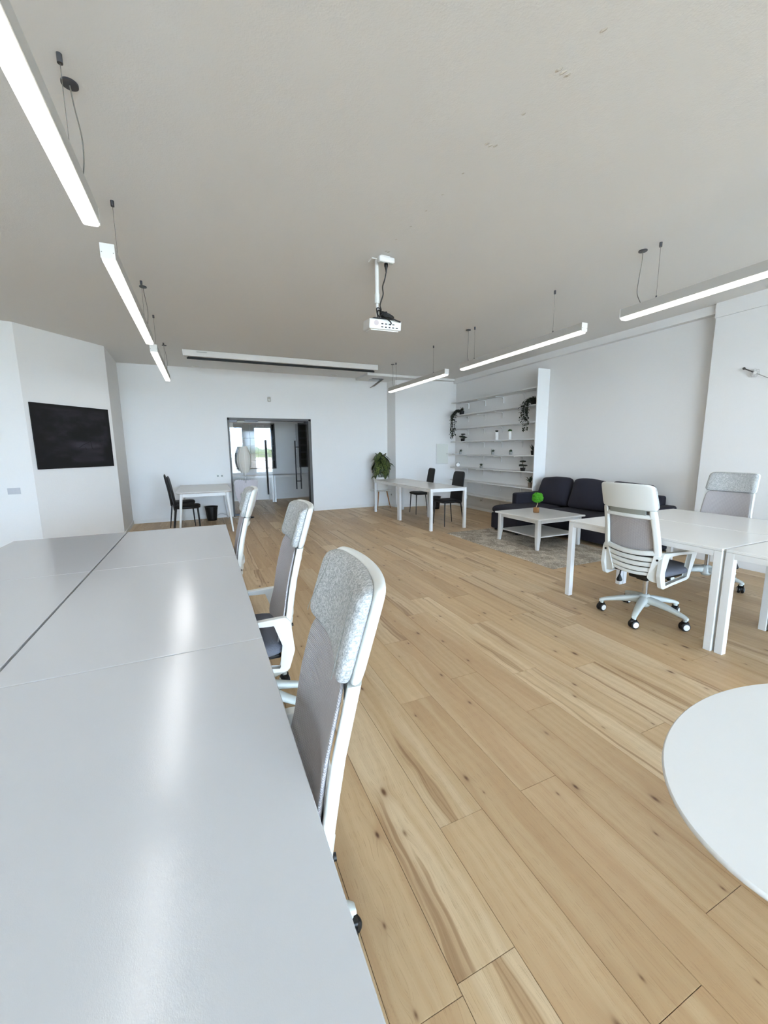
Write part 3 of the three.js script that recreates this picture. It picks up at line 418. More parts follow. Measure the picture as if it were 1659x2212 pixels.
// ================================================================ SOFA AND RUG
{
  const g = thing('sofa', 'dark grey corner sofa with a chaise against the right wall', 'sofa', [0, 0.016, 0]);
  const cush = (x0, x1, y0, y1, z0, z1, o = {}) => flat(pillow(x1 - x0, z1 - z0, y1 - y0, { n: 10, edge: 10, uvs: [4, 4], nx: 20, ny: 20, ...o })).translate((x0 + x1) / 2, (y0 + y1) / 2, (z0 + z1) / 2);
  part('base', [rspan(5.11, 5.77, 0.03, 0.3, -5.58, -3.27, 0.02), rspan(4.56, 5.2, 0.03, 0.3, -5.59, -4.93, 0.02)], M.sofa, g);
  part('chaise_cushion', cush(4.54, 5.58, 0.28, 0.435, -5.6, -4.925), M.sofa, g);
  part('seat_cushion', cush(5.08, 5.58, 0.28, 0.43, -4.915, -3.42), M.sofa, g);
  part('armrest', rspan(5.02, 5.78, 0.05, 0.62, -5.603, -5.475, 0.035), M.sofa, g);
  part('armrest', rspan(5.1, 5.78, 0.05, 0.62, -3.43, -3.25, 0.035), M.sofa, g);
  part('back', rspan(5.64, 5.78, 0.05, 0.74, -5.5, -3.4, 0.03), M.sofa, g);
  [[-5.475, -4.79], [-4.785, -4.11], [-4.105, -3.43]].forEach(([a, b], i) => { const s = rng(i + 70); part('back_cushion', pillow(b - a - 0.01, 0.50, 0.2, { n: 9, edge: 5, nx: 20, ny: 20, uvs: [3, 2], deform: (x, y, z) => [x * (1 - 0.14 * (y + 0.25)), y + (0.012 * Math.sin(x * 7 + i * 2) - 0.02 * Math.abs(x) * 2) * (y > 0 ? y * 4 : 0), z + 0.01 * Math.sin(x * 12 + y * 9 + i * 2)] }).rotateX(-0.27).rotateY(-Math.PI / 2).translate(5.555, 0.665, (a + b) / 2), M.sofa, g); });
  for (const [x, z] of [[4.62, -5.52], [4.62, -5.0], [5.2, -3.34], [5.72, -3.34], [5.72, -5.52]]) part('foot', cyl(0.022, 0.025, x < 5 ? 0 : -0.016, 0.05, x, z, 12), M.black, g);
}
{
  const rugT = tex(512, 512, (u, v) => { const n = 0.5 * fbm(u * 160, v * 160, 41, 2, 160, 160) + 0.5 * fbm(u * 14, v * 18, 43, 4, 14, 18); return mixc([138, 128, 114], [206, 196, 180], sm(0.28, 0.72, n)); });
  const x0 = 3.69, x1 = 5.06, z0 = -5.68, z1 = -3.37, nx = 110, nz = 150, g = new THREE.PlaneGeometry(x1 - x0, z1 - z0, nx, nz).rotateX(-Math.PI / 2), p = g.attributes.position;
  for (let i = 0; i < p.count; i++) { const x = p.getX(i), z = p.getZ(i), ex = Math.min(x + (x1 - x0) / 2, (x1 - x0) / 2 - x), ez = Math.min(z + (z1 - z0) / 2, (z1 - z0) / 2 - z), e = Math.min(ex, ez); const j = (fbm(x * 30, z * 30, 8, 2) - 0.5) * 0.012; p.setXYZ(i, x + j, e < 1e-4 ? 0.0015 : 0.009 + 0.006 * fbm(x * 38, z * 38, 3, 3) - (e < 0.02 ? 0.004 : 0), z + j); }
  g.computeVertexNormals();
  const r = part('rug', g, std('#ffffff', 1, { map: rugT, bumpMap: feltB, bumpScale: 0.004 }), scene); r.position.set((x0 + x1) / 2, 0, (z0 + z1) / 2); r.userData = { label: 'shaggy beige rug under the coffee table', category: 'rug' }; r.name = numbered('rug');
}
console.log('sofa');
// ================================================================ SHELVES
const shelfTops = [2.507, 2.203, 1.899, 1.594, 1.290, 0.985, 0.679, 0.373];
{
  const ord = ['topmost', 'second from top', 'third from top', 'fourth from top', 'fifth from top', 'sixth from top', 'seventh from top', 'lowest'];
  const has = ['empty', 'with two trailing plants', 'empty, reached by hanging vines', 'with a bonsai and two white vases', 'with four small potted plants', 'with a clock, a succulent and a bonsai', 'with one plant at its right end', 'empty'];
  const bracket = (() => { const pts = [[0.0, -0.135], [0.0, -0.055], [-0.008, -0.025], [-0.032, -0.011], [-0.07, -0.009], [-0.22, -0.009]]; return join([new THREE.ExtrudeGeometry(shape([...pts, ...pts.slice().reverse().map(([x, y], i) => [x - (i > 2 ? 0.014 : 0), y - (i <= 3 ? 0.012 : 0)])]), { depth: 0.026, bevelEnabled: false }).translate(0, 0, -0.013), rb(0.006, 0.13, 0.03, -0.003, -0.07, 0, 0.001)]); })();
  shelfTops.forEach((y, i) => {
    const g = thing('wall_shelf', `white wall shelf, ${ord[i]}, ${has[i]}`, 'shelf', [5.80, y, -6.985], 0, 'white wall shelves');
    part('board', rspan(-0.277, 0, -0.02, 0, -1.37, 1.355, 0.003), M.white, g);
    for (const z of [-8.03, -7.42, -6.83, -6.22]) part('bracket', bracket.clone().translate(0, -0.02, z + 6.985), M.white, g);
  });
  const p = thing('shelf_side_panel', 'tall white panel closing the right end of the shelves', 'panel', [5.66, 0, -5.617]); part('board', rb(0.28, 2.815, 0.02, -0.003, 1.4075, 0, 0.002), M.white, p);
}
// plants on the shelves
function rosette(n, len, wid, R, spread = 0.9, up = 0.25, curl = 0.5) { const l = []; for (let i = 0; i < n; i++) { const t = i / n; l.push(place(leafGeo(len * (0.7 + 0.4 * R()), wid, curl, 0.3, 4), 0, 0, 0, up + spread * (1 - t) * (0.6 + 0.5 * R()), i * 2.4, 0)); } return join(l); }
const SX = 5.62;
function potted(name, label, shelf, z, pot, potMat, foliage, leafMat, y, group) { const g = thing(name, label, 'plant', [SX, shelfTops[shelf], z], 0, group); part('pot', pot, potMat, g); part('foliage', foliage.translate(0, y, 0), leafMat, g); return g; }
const potGeo = (r0, r1, h) => lathe([[0, 0.001], [r0, 0.001], [r1, h], [r1 - 0.006, h], [r1 - 0.01, h * 0.85], [0, h * 0.85]], 20);
{
  const R = rng(21);
  const cement = potGeo(0.032, 0.036, 0.062);
  potted('succulent', 'small spiky succulent in a grey pot at left end of the fifth shelf', 4, -8.062, cement, M.cement, rosette(16, 0.085, 0.018, R), M.leafGrey, 0.055, 'small potted succulents');
  potted('succulent', 'small spiky succulent in a grey pot at middle of the fifth shelf', 4, -6.896, cement.clone(), M.cement, rosette(18, 0.085, 0.018, R), M.leafGrey, 0.055, 'small potted succulents');
  potted('succulent', 'small bushy succulent in a grey pot right of middle on the fifth shelf', 4, -6.348, cement.clone(), M.cement, join([lump(0.03, 3, 0.3, 2).translate(0, 0.02, 0), rosette(14, 0.05, 0.02, R, 1.1)]), M.leafGrey, 0.055, 'small potted succulents');
  potted('succulent', 'small spiky succulent in a grey pot on the sixth shelf', 5, -7.272, cement.clone(), M.cement, rosette(16, 0.085, 0.016, R, 0.9), M.leafGrey, 0.055, 'small potted succulents');
  potted('spiky_plant', 'black-potted spiky plant at right end of the fifth shelf', 4, -5.740, potGeo(0.04, 0.05, 0.085), M.blackPot, rosette(20, 0.15, 0.022, R, 0.7, 0.1, 0.4), M.leafDark, 0.07);
  potted('vase_plant', 'dark succulent in a tall white vase, left of two on the fourth shelf', 3, -6.788, lathe([[0, 0.001], [0.034, 0.001], [0.037, 0.16], [0.031, 0.16], [0.03, 0.14], [0, 0.14]], 20), M.whitePot, rosette(16, 0.075, 0.028, R, 0.6, 0.05, 0.3), M.leafDark, 0.14);
  potted('vase_plant', 'green succulent in a tall white vase, right of two on the fourth shelf', 3, -6.392, lathe([[0, 0.001], [0.034, 0.001], [0.037, 0.16], [0.031, 0.16], [0.03, 0.14], [0, 0.14]], 20), M.whitePot, join([rosette(20, 0.06, 0.04, R, 1.3, 0.1, 0.3), lump(0.035, 8, 0.4, 2, 1.1, 0.7, 1.1).translate(0, 0.03, 0)]), M.leaf, 0.145);
  for (const [i, s, z, lab, k] of [[0, 3, -7.993, 'small dark bonsai in a black pot at left end of the fourth shelf', 0], [1, 5, -5.997, 'small dark bonsai in a black pot at right end of the sixth shelf', 1]]) {
    const g = thing('bonsai', lab, 'plant', [SX, shelfTops[s], z], 0, 'artificial bonsai trees');
    part('pot', potGeo(0.042, 0.052, 0.065), M.blackPot, g);
    part('trunk', tube(k ? [[0, 0.05, 0], [0.01, 0.09, 0.01], [-0.005, 0.13, 0], [0, 0.17, 0]] : [[0, 0.05, 0], [0, 0.08, 0.02], [0, 0.11, -0.02], [0, 0.15, -0.01]], 0.007, 16, 6), M.trunk, g);
    for (const [a, b, c, r] of k ? [[0, 0.105, 0.045, 0.045], [0.01, 0.1, -0.045, 0.045], [0, 0.185, 0, 0.05], [-0.03, 0.115, 0, 0.04]] : [[0, 0.085, 0.07, 0.045], [0, 0.11, -0.03, 0.055], [0, 0.16, 0.01, 0.045], [-0.03, 0.1, 0.01, 0.045]]) part('foliage_pad', lump(r, Math.round(r * 900 + b * 100), 0.35, 3, 1.2, 0.38, 1.2, 5).translate(a, b, c), M.leafDark, g);
  }
  for (const [z, drop, dz, lab, n] of [[-8.052, 0.58, -0.07, 'trailing plant hanging from the left end of the second shelf', 13], [-5.790, 0.5, -0.04, 'trailing plant hanging from the right end of the second shelf', 13]]) {
    const g = thing('trailing_plant', lab, 'plant', [SX, shelfTops[1], z], 0, 'trailing plants on the shelves'); part('pot', potGeo(0.05, 0.06, 0.09), M.blackPot, g);
    const lv = [], st = [];
    for (let i = 0; i < n; i++) {
      const l = drop * (0.45 + 0.55 * R()) , oz = dz * (0.4 + 1.3 * R()) + (R() - 0.5) * 0.2, ox = -0.125 - 0.07 * R(), pts = [[0, 0.08, 0], [ox * 0.5, 0.1 + 0.03 * R(), oz * 0.5], [ox, 0.0, oz], [ox - 0.01, -l * 0.5, oz + (R() - 0.5) * 0.03], [ox + 0.01, -l, oz + dz * 0.5 + (R() - 0.5) * 0.05]];
      const cv = new THREE.CatmullRomCurve3(pts.map((p) => new THREE.Vector3(...p))); st.push(new THREE.TubeGeometry(cv, 20, 0.0018, 4));
      const m = Math.round(10 + l * 36); for (let k = 0; k < m; k++) { const q = cv.getPoint(k / m); lv.push(place(leafGeo(0.05 + 0.02 * R(), 0.03, 0.6, 0.2, 3), q.x + (R() - 0.5) * 0.015, q.y, q.z + (R() - 0.5) * 0.015, 1.0 + 1.5 * R(), R() * 6.28, R() - 0.5)); }
    }
    for (let k = 0; k < 36; k++) lv.push(place(leafGeo(0.06 + 0.05 * R(), 0.022, 0.6, 0.2, 3), (R() - 0.5) * 0.07, 0.085, (R() - 0.5) * 0.07, R() * 1.1, R() * 6.28, 0));
    part('vines', join(st), M.leafDark, g); part('foliage', join(lv), M.leafDark, g).userData.kind = 'stuff';
  }
  { const g = thing('leafy_plant', 'sparse leafy plant at right end of the seventh shelf', 'plant', [SX - 0.02, shelfTops[6], -5.770]); part('pot', potGeo(0.034, 0.04, 0.1), M.brownPot, g); for (let i = 0; i < 9; i++) part('leaf', place(leafGeo(0.13 + 0.05 * R(), 0.035, 0.6, 0.2, 5), 0, 0.085 + 0.006 * i, 0, 0.25 + 0.5 * R(), i * 2.4, 0), M.leafGrey, g); }
  { // small twin bell clock
    const g = thing('alarm_clock', 'small white twin-bell alarm clock at left end of the sixth shelf', 'clock', [SX - 0.02, shelfTops[5], -8.141], -0.6);
    part('case', new THREE.CylinderGeometry(0.042, 0.042, 0.035, 28).rotateX(Math.PI / 2).translate(0, 0.052, 0), M.whitePot, g); part('dial', new THREE.CylinderGeometry(0.036, 0.036, 0.002, 28).rotateX(Math.PI / 2).translate(0, 0.052, 0.0185), std('#f4f4f2', 0.4), g);
    for (const s of [-1, 1]) { part('bell', new THREE.SphereGeometry(0.02, 16, 8, 0, 6.3, 0, 1.57).rotateZ(-s * 0.6).translate(s * 0.026, 0.09, 0), M.chrome, g); part('foot', cyl(0.004, 0.004, 0, 0.02, s * 0.025, 0, 8), M.chrome, g); }
    part('carry_handle', tube([[-0.022, 0.105, 0], [-0.015, 0.125, 0], [0.015, 0.125, 0], [0.022, 0.105, 0]], 0.0025, 14, 6), M.chrome, g);
    part('clock_hand', [rb(0.003, 0.024, 0.001, 0, 0.062, 0.0205, 0.0005), rb(0.018, 0.003, 0.001, 0.008, 0.052, 0.0205, 0.0005)], M.black, g);
  }
  { const g = thing('notebook', 'thin dark notebook lying at left end of the fifth shelf', 'notebook', [SX - 0.03, shelfTops[4], -8.230]); part('cover', rb(0.15, 0.012, 0.1, 0, 0.0065, 0), std('#4d4f55', 0.6), g); part('pages', rb(0.147, 0.006, 0.098, -0.0025, 0.0065, 0.0015, 0.001), M.whitePot, g); }
}
console.log('shelves');
// ================================================================ PLANT STOOL, MOSS TREE, BINS
{
  const g = thing('plant_stool', 'round white stool with slanted wooden legs in the far corner', 'stool', [3.87, 0, -8.86]);
  part('seat', lathe([[0, 0.44], [0.25, 0.44], [0.262, 0.447], [0.262, 0.457], [0.255, 0.462], [0, 0.462]], 40), M.white, g);
  for (let i = 0; i < 3; i++) { const a = 0.2 + i * 2.094, c = Math.cos(a), s = Math.sin(a); part('leg', loft([{ p: [c * 0.245, 0, s * 0.245], u: [0.009, 0, 0], v: [0, 0, -0.009], n: 2 }, { p: [c * 0.15, 0.44, s * 0.15], u: [0.017, 0, 0], v: [0, 0, -0.017], n: 2 }], 12), M.woodLeg, g); }
  const leafT = tex(128, 256, (u, v) => { const mid = Math.abs(u - 0.5) * 2, n = fbm(u * 14, v * 22, 61, 3), st = 0.5 + 0.5 * Math.sin((v * 24 - mid * 5) * 2.2); const y = sm(0.42, 0.6, n + 0.12 * st - 0.28 * mid * mid); return mixc([18, 34, 12], [126, 136, 66], y * 0.8 * sm(1, 0.72, mid)); });
  const dm = std('#ffffff', 0.45, { map: leafT, side: THREE.DoubleSide });
  const p = thing('potted_plant', 'large dumb cane with mottled leaves in a white pot', 'plant', [3.89, 0.463, -8.86]);
  part('pot', lathe([[0, 0.001], [0.135, 0.001], [0.145, 0.01], [0.172, 0.235], [0.185, 0.238], [0.185, 0.305], [0.176, 0.305], [0.165, 0.26], [0, 0.26]], 40), M.whitePot, p);
  part('soil', cyl(0.165, 0.165, 0.255, 0.27, 0, 0, 32), M.soil, p);
  const R = rng(33);
  for (let i = 0; i < 3; i++) part('stem', tube([[(i - 1) * 0.05, 0.26, 0], [(i - 1) * 0.07, 0.4, 0.01], [(i - 1) * 0.06, 0.6, 0]], 0.011, 10, 8), M.leaf, p);
  for (let i = 0; i < 40; i++) { const t = i / 39, a = i * 2.4 + R() * 0.5, h = 0.5 + 0.36 * t + 0.03 * R(), r = 0.13 * (1 - t) + 0.03; part('leaf', place(leafGeo(0.24 + 0.06 * R(), 0.13 + 0.04 * R(), 0.45, 0.1, 8, 0.62), Math.sin(a) * r, h, Math.cos(a) * r, 2.65 - 0.85 * t + 0.25 * R(), a, (R() - 0.5) * 0.5), dm, p); }
  for (const [a, tl] of [[-0.6, 0.25], [1.8, 0.45], [3.9, 0.4]]) part('leaf', place(leafGeo(0.24, 0.12, 0.6, 0.1, 8, 0.62), 0, 0.7, 0, tl, a, 0), dm, p);
  for (const [a, len, h] of [[-1.2, 0.26, 0.33], [0.9, 0.28, 0.6], [1.7, 0.3, 0.62], [-0.2, 0.32, 0.42], [2.4, 0.26, 0.34]]) part('leaf', place(leafGeo(len, 0.1, 1.5, 0.1, 7), Math.sin(a) * 0.1, h, Math.cos(a) * 0.1, 1.1, a, 0), dm, p);
}
{
  const g = thing('moss_tree', 'small green moss ball tree in a wooden block on the coffee table', 'plant', [4.535, 0.46, -4.52]);
  part('block', lathe([[0, 0.001], [0.041, 0.001], [0.043, 0.01], [0.042, 0.07], [0.036, 0.078], [0, 0.078]], 24), std('#9a6f45', 0.8, { bumpMap: grainAt(3), bumpScale: 0.004 }), g);
  part('trunk', tube([[-0.005, 0.075, 0], [0.005, 0.1, 0], [0.02, 0.125, 0], [0.014, 0.16, 0]], 0.007, 16, 8), std('#b49a80', 0.8), g);
  const R = rng(6), tufts = [lump(0.07, 5, 0.3, 4, 1, 1, 1, 6)]; for (let i = 0; i < 130; i++) { const v = new THREE.Vector3(R() - 0.5, R() - 0.5, R() - 0.5).normalize().multiplyScalar(0.066); tufts.push(lump(0.013 + 0.006 * R(), i, 0.5, 1, 1, 1, 1, 4).translate(v.x, v.y, v.z)); }
  part('moss_ball', join(tufts).translate(0.016, 0.225, 0), std('#3f8a12', 0.95), g);
}
function bin(label, x, z) {
  const g = thing('waste_bin', label, 'bin', [x, 0, z], 0, 'black waste bins'), n = 22;
  part('body', [lathe([[0, 0.001], [0.092, 0.001], [0.096, 0.05], [0.089, 0.05], [0.086, 0.008], [0, 0.008]], 30), lathe([[0.118, 0.23], [0.125, 0.285], [0.118, 0.285], [0.111, 0.23], [0.118, 0.23]], 30), ...Array.from({ length: n }, (_, i) => { const a = i / n * 6.2832; return place(loft([{ p: [0, 0.045, 0.093], u: [0.0085, 0, 0], v: [0, 0, -0.003], n: 4 }, { p: [0, 0.235, 0.115], u: [0.0105, 0, 0], v: [0, 0, -0.003], n: 4 }], 8), 0, 0, 0, 0, a, 0); })], M.black, g);
  part('liner', lathe([[0.08, 0.012], [0.104, 0.27]], 28), std('#141415', 0.5, { side: THREE.DoubleSide }), g);
  part('rim', new THREE.TorusGeometry(0.127, 0.006, 8, 32).rotateX(Math.PI / 2).translate(0, 0.288, 0), M.black, g);
}
bin('black slatted waste bin under the table left of the door', 0.085, -8.98);
bin('black waste bin by the wall behind the long table', 5.03, -8.22);
// ================================================================ FLOOR LAMP AND WINGS
{
  const g = thing('floor_lamp', 'floor lamp with a spindle-shaped white shade beside the glass door', 'lamp', [0.79, 0, -8.95]);
  part('base', lathe([[0, 0.001], [0.13, 0.001], [0.132, 0.01], [0.02, 0.022], [0, 0.022]], 32), M.black, g);
  part('pole', cyl(0.009, 0.009, 0.02, 1.0, 0, 0, 12), M.whitePot, g);
  const prof = []; for (let i = 0; i <= 24; i++) { const t = i / 24; prof.push([0.062 + 0.085 * Math.pow(Math.sin(Math.PI * (0.04 + 0.92 * t)), 0.9) - 0.02 * t * 0.5, 0.97 + 0.545 * t]); }
  const sh = part('shade', lathe(prof, 8), std('#d2cec5', 0.85, { side: THREE.DoubleSide }), g);
  for (let k = 0; k < 8; k++) part('rib', tube(prof.map(([r, y]) => [Math.sin(k * Math.PI / 4) * r, y, Math.cos(k * Math.PI / 4) * r]), 0.0028, 24, 5), M.whitePot, sh);
  part('socket', cyl(0.03, 0.03, 0.93, 0.985, 0, 0, 16), M.whitePot, g);
  const w = thing('feather_wings', 'pair of white feather costume wings hanging on the floor lamp', 'wings', [0.78, 0, -8.78]), wm = std('#c4bfc3', 0.95, { side: THREE.DoubleSide }), R = rng(17);
  part('strap', [rb(0.05, 0.1, 0.012, 0, 0.78, 0.0, 0.004), tube([[0, 0.83, 0], [0.03, 0.88, -0.08], [0, 0.9, -0.16]], 0.004, 10, 6)], std('#a7a3a6', 0.9), w);
  for (const s of [-1, 1]) {
    const wing = sub('wing', w);
    for (let row = 0; row < 4; row++) for (let i = 0; i < 9 - row; i++) { // feathers fan from the arched top edge
      const t = i / (8 - row), px = s * (0.03 + 0.2 * Math.sin(t * 1.57) - row * 0.008), py = 0.79 + 0.095 * Math.sin(Math.PI * (0.1 + 0.72 * t)) - t * 0.09 - row * 0.05, len = (0.14 + 0.44 * t) * (1 - row * 0.2) + 0.04 * R();
      part('feather', place(leafGeo(len, 0.062, 0.1, 0.15, 6, 0.6), px, py, 0.006 + row * 0.009 + 0.004 * R(), Math.PI - 0.05 - 0.03 * row, 0, s * (-0.1 + 0.36 * t + 0.1 * (R() - 0.5))), wm, wing);
    }
  }
}
// ================================================================ WALL PIECES
{ // chalkboard on the angled wall
  const ang = Math.atan2(-1.01, 0.80), cx = -1.715, cz = -7.415, nx = 0.7839, nz = 0.6209;
  const chalk = tex(512, 384, (u, v) => { const n = fbm(u * 3 + 2, v * 4, 71, 5), s = fbm(u * 5, v * 22 + u * 3, 73, 4); let m = sm(0.4, 0.68, n) * (0.45 + 0.55 * s) * sm(0.02, 0.12, v) * 0.75 + 0.9 * sm(0.62, 0.2, Math.hypot((u - 0.62) / 0.42, (v - 0.37) / 0.14)) * (0.5 + 0.5 * s); m = Math.min(1, m * sm(0, 0.08, u) * sm(0, 0.08, 1 - u) * sm(0, 0.08, 1 - v)); return mixc([5, 4, 6], [62, 58, 68], m * 0.8); });
  const g = thing('chalkboard', 'black smudged chalkboard on the angled left wall', 'chalkboard', [cx + nx * 0.012, 1.65, cz + nz * 0.012], Math.atan2(nx, nz));
  part('board', rb(1.16, 0.9, 0.02, 0, 0, 0, 0.002), std('#0a090b', 0.8), g);
  part('writing_surface', new THREE.PlaneGeometry(1.152, 0.892).translate(0, 0, 0.0108), std('#ffffff', 0.85, { map: chalk }), g);
  const mark = (p) => tube(p.map(([x, y]) => [x, y, 0.0112]), 0.0035, 16, 5);
  part('wiped_stroke', [mark([[0.02, -0.16], [0.1, -0.11], [0.22, -0.06]]), mark([[0.22, -0.06], [0.225, -0.1], [0.235, -0.17]]), mark([[0.235, -0.17], [0.3, -0.172], [0.36, -0.168]]), mark([[0.13, -0.15], [0.135, -0.18]])], std('#070607', 0.9), g);
}
{
  const plate = (name, label, cat, pos, turn, w, h, mat, gangs) => { const g = thing(name, label, cat, pos, turn); part('plate', rb(w, h, 0.012, 0, 0, 0.0065, 0.003), mat, g); for (let i = 0; i < gangs; i++) part(name === 'light_switch' ? 'rocker' : 'outlet', name === 'light_switch' ? rb(w / gangs - 0.02, h - 0.024, 0.006, (i - (gangs - 1) / 2) * w / gangs, 0, 0.013, 0.002) : new THREE.CylinderGeometry(0.02, 0.018, 0.004, 20).rotateX(Math.PI / 2).translate((i - (gangs - 1) / 2) * w / gangs, 0, 0.0125), name === 'light_switch' ? mat : M.darkGrey, g); return g; };
  plate('light_switch', 'grey double light switch on the left wall', 'switch', [-2.33, 0.925, -6.884], 0.157, 0.13, 0.085, std('#c3c4c8', 0.5), 2);
  plate('wall_socket', 'white wide wall socket above the table left of the door', 'socket', [0.304, 0.9, FW], 0, 0.16, 0.085, M.whitePot, 2);
  plate('wall_socket', 'white wall socket low on the narrow wall step', 'socket', [4.26, 0.30, -9.05], -Math.PI / 2 + 0.13, 0.085, 0.085, M.whitePot, 1);
  plate('wall_socket', 'white wall socket low on the wall below the shelves', 'socket', [5.80, 0.24, -7.46], -Math.PI / 2, 0.085, 0.085, M.whitePot, 1);
  const e = thing('fuse_panel', 'pale flush fuse box cover on the wall beside the shelves', 'panel', [5.46, 1.30, -8.63], -0.2075); part('panel_frame', rb(0.32, 0.5, 0.012, 0, 0, 0.007, 0.003), M.trim, e); part('panel_door', rb(0.295, 0.475, 0.008, 0, 0, 0.014, 0.002), std('#d8d9d0', 0.5), e); part('latch', rb(0.012, 0.03, 0.006, 0.12, 0, 0.02, 0.002), M.darkGrey, e);
  const s = thing('motion_sensor', 'small grey motion sensor high on the wall above the door', 'sensor', [1.409, 2.523, FW]); part('housing', rb(0.07, 0.1, 0.045, 0, 0, 0.023, 0.015), std('#b9b6ae', 0.5), s); part('lens', new THREE.SphereGeometry(0.024, 16, 10).scale(1, 1, 0.5).translate(0, -0.012, 0.045), M.whitePot, s);
  // clock hands on the right wall
  const c = thing('wall_clock', 'ornate hands of a frameless wall clock at the right edge', 'clock', [5.69, 2.225, -2.54], -Math.PI / 2);
  part('hub', new THREE.CylinderGeometry(0.016, 0.016, 0.03, 16).rotateX(Math.PI / 2).translate(0, 0, 0.016), M.whitePot, c);
  for (let i = 0; i < 6; i++) part('petal', place(new THREE.TorusGeometry(0.018, 0.004, 6, 14).translate(0, 0.026, 0), 0, 0, 0.022, 0, 0, i * 1.047 + 0.2), std('#d6d4d0', 0.5), c);
  part('hand', place(join([rb(0.012, 0.1, 0.004, 0, 0.07, 0.026, 0.001), lump(0.016, 4, 0.2, 2, 0.9, 1, 0.3).translate(0, 0.125, 0.026)]), 0, 0, 0, 0, 0, 1.03), std('#4c4744', 0.5), c);
  part('hand', place(rb(0.008, 0.2, 0.004, 0, 0.12, 0.03, 0.001), 0, 0, 0, 0, 0, 1.03 - Math.PI), std('#9b9790', 0.5), c);
}
// ================================================================ CEILING PIECES
function pendant(label, x, z0, z1) {
  const g = thing('pendant_light', label, 'lamp', [x, 2.56, 0], 0, 'linear pendant lights'), w = 0.075, L = z1 - z0, m = (z0 + z1) / 2;
  part('housing', rb(w, 0.072, L, 0, 0.059, m, 0.002), M.lampBody, g);
  part('diffuser', rb(w - 0.004, 0.03, L - 0.004, 0, 0.0125, m, 0.012), M.glow, g);
  for (const [z, s] of [[z0, -1], [z1, 1]]) { const e = part('end_cap', rb(w + 0.002, 0.085, 0.008, 0, 0.0535, z + s * 0.003, 0.003), M.whitePot, g); for (const q of [-1, 1]) part('screw', new THREE.CylinderGeometry(0.003, 0.003, 0.002, 10).rotateX(Math.PI / 2).translate(q * 0.03, 0.045, z + s * 0.008), M.darkGrey, e); }
  const top = CE - 2.56;
  for (const z of [z1 - 0.4, z0 + 0.29]) { part('suspension_wire', cyl(0.0016, 0.0016, 0.094, top - 0.01, 0, z, 6), M.wire, g); part('anchor', cyl(0.011, 0.011, top - 0.035, top, 0, z, 12), M.steel, g); part('gripper', cyl(0.006, 0.006, 0.094, 0.12, 0, z, 10), M.steel, g); }
  const zc = z0 + 0.14; part('power_cable', tube([[0, 0.094, zc + 0.02], [0.012, 0.2, zc - 0.03], [0.02, 0.32, zc - 0.03], [0.006, top - 0.08, zc - 0.005], [0, top - 0.01, zc]], 0.003, 30, 6), M.wire, g);
  part('ceiling_rose', cyl(0.034, 0.034, top - 0.008, top, 0, zc, 24), M.steel, g);
  const l = new THREE.RectAreaLight('#fbfbfc', LAMP, w - 0.01, L - 0.02); l.name = 'lamp_light'; l.position.set(0, -0.006, m); l.rotation.x = -Math.PI / 2; g.add(l);
}
[[-0.43, 'left'], [3.575, 'right']].forEach(([x, s]) => [[-2.64, -0.6, 'nearest the viewer'], [-5.14, -3.05, 'middle'], [-7.65, -5.55, 'farthest']].forEach(([a, b, n]) => pendant(`white linear pendant lamp, ${n} in the ${s} row`, x, a, b)));
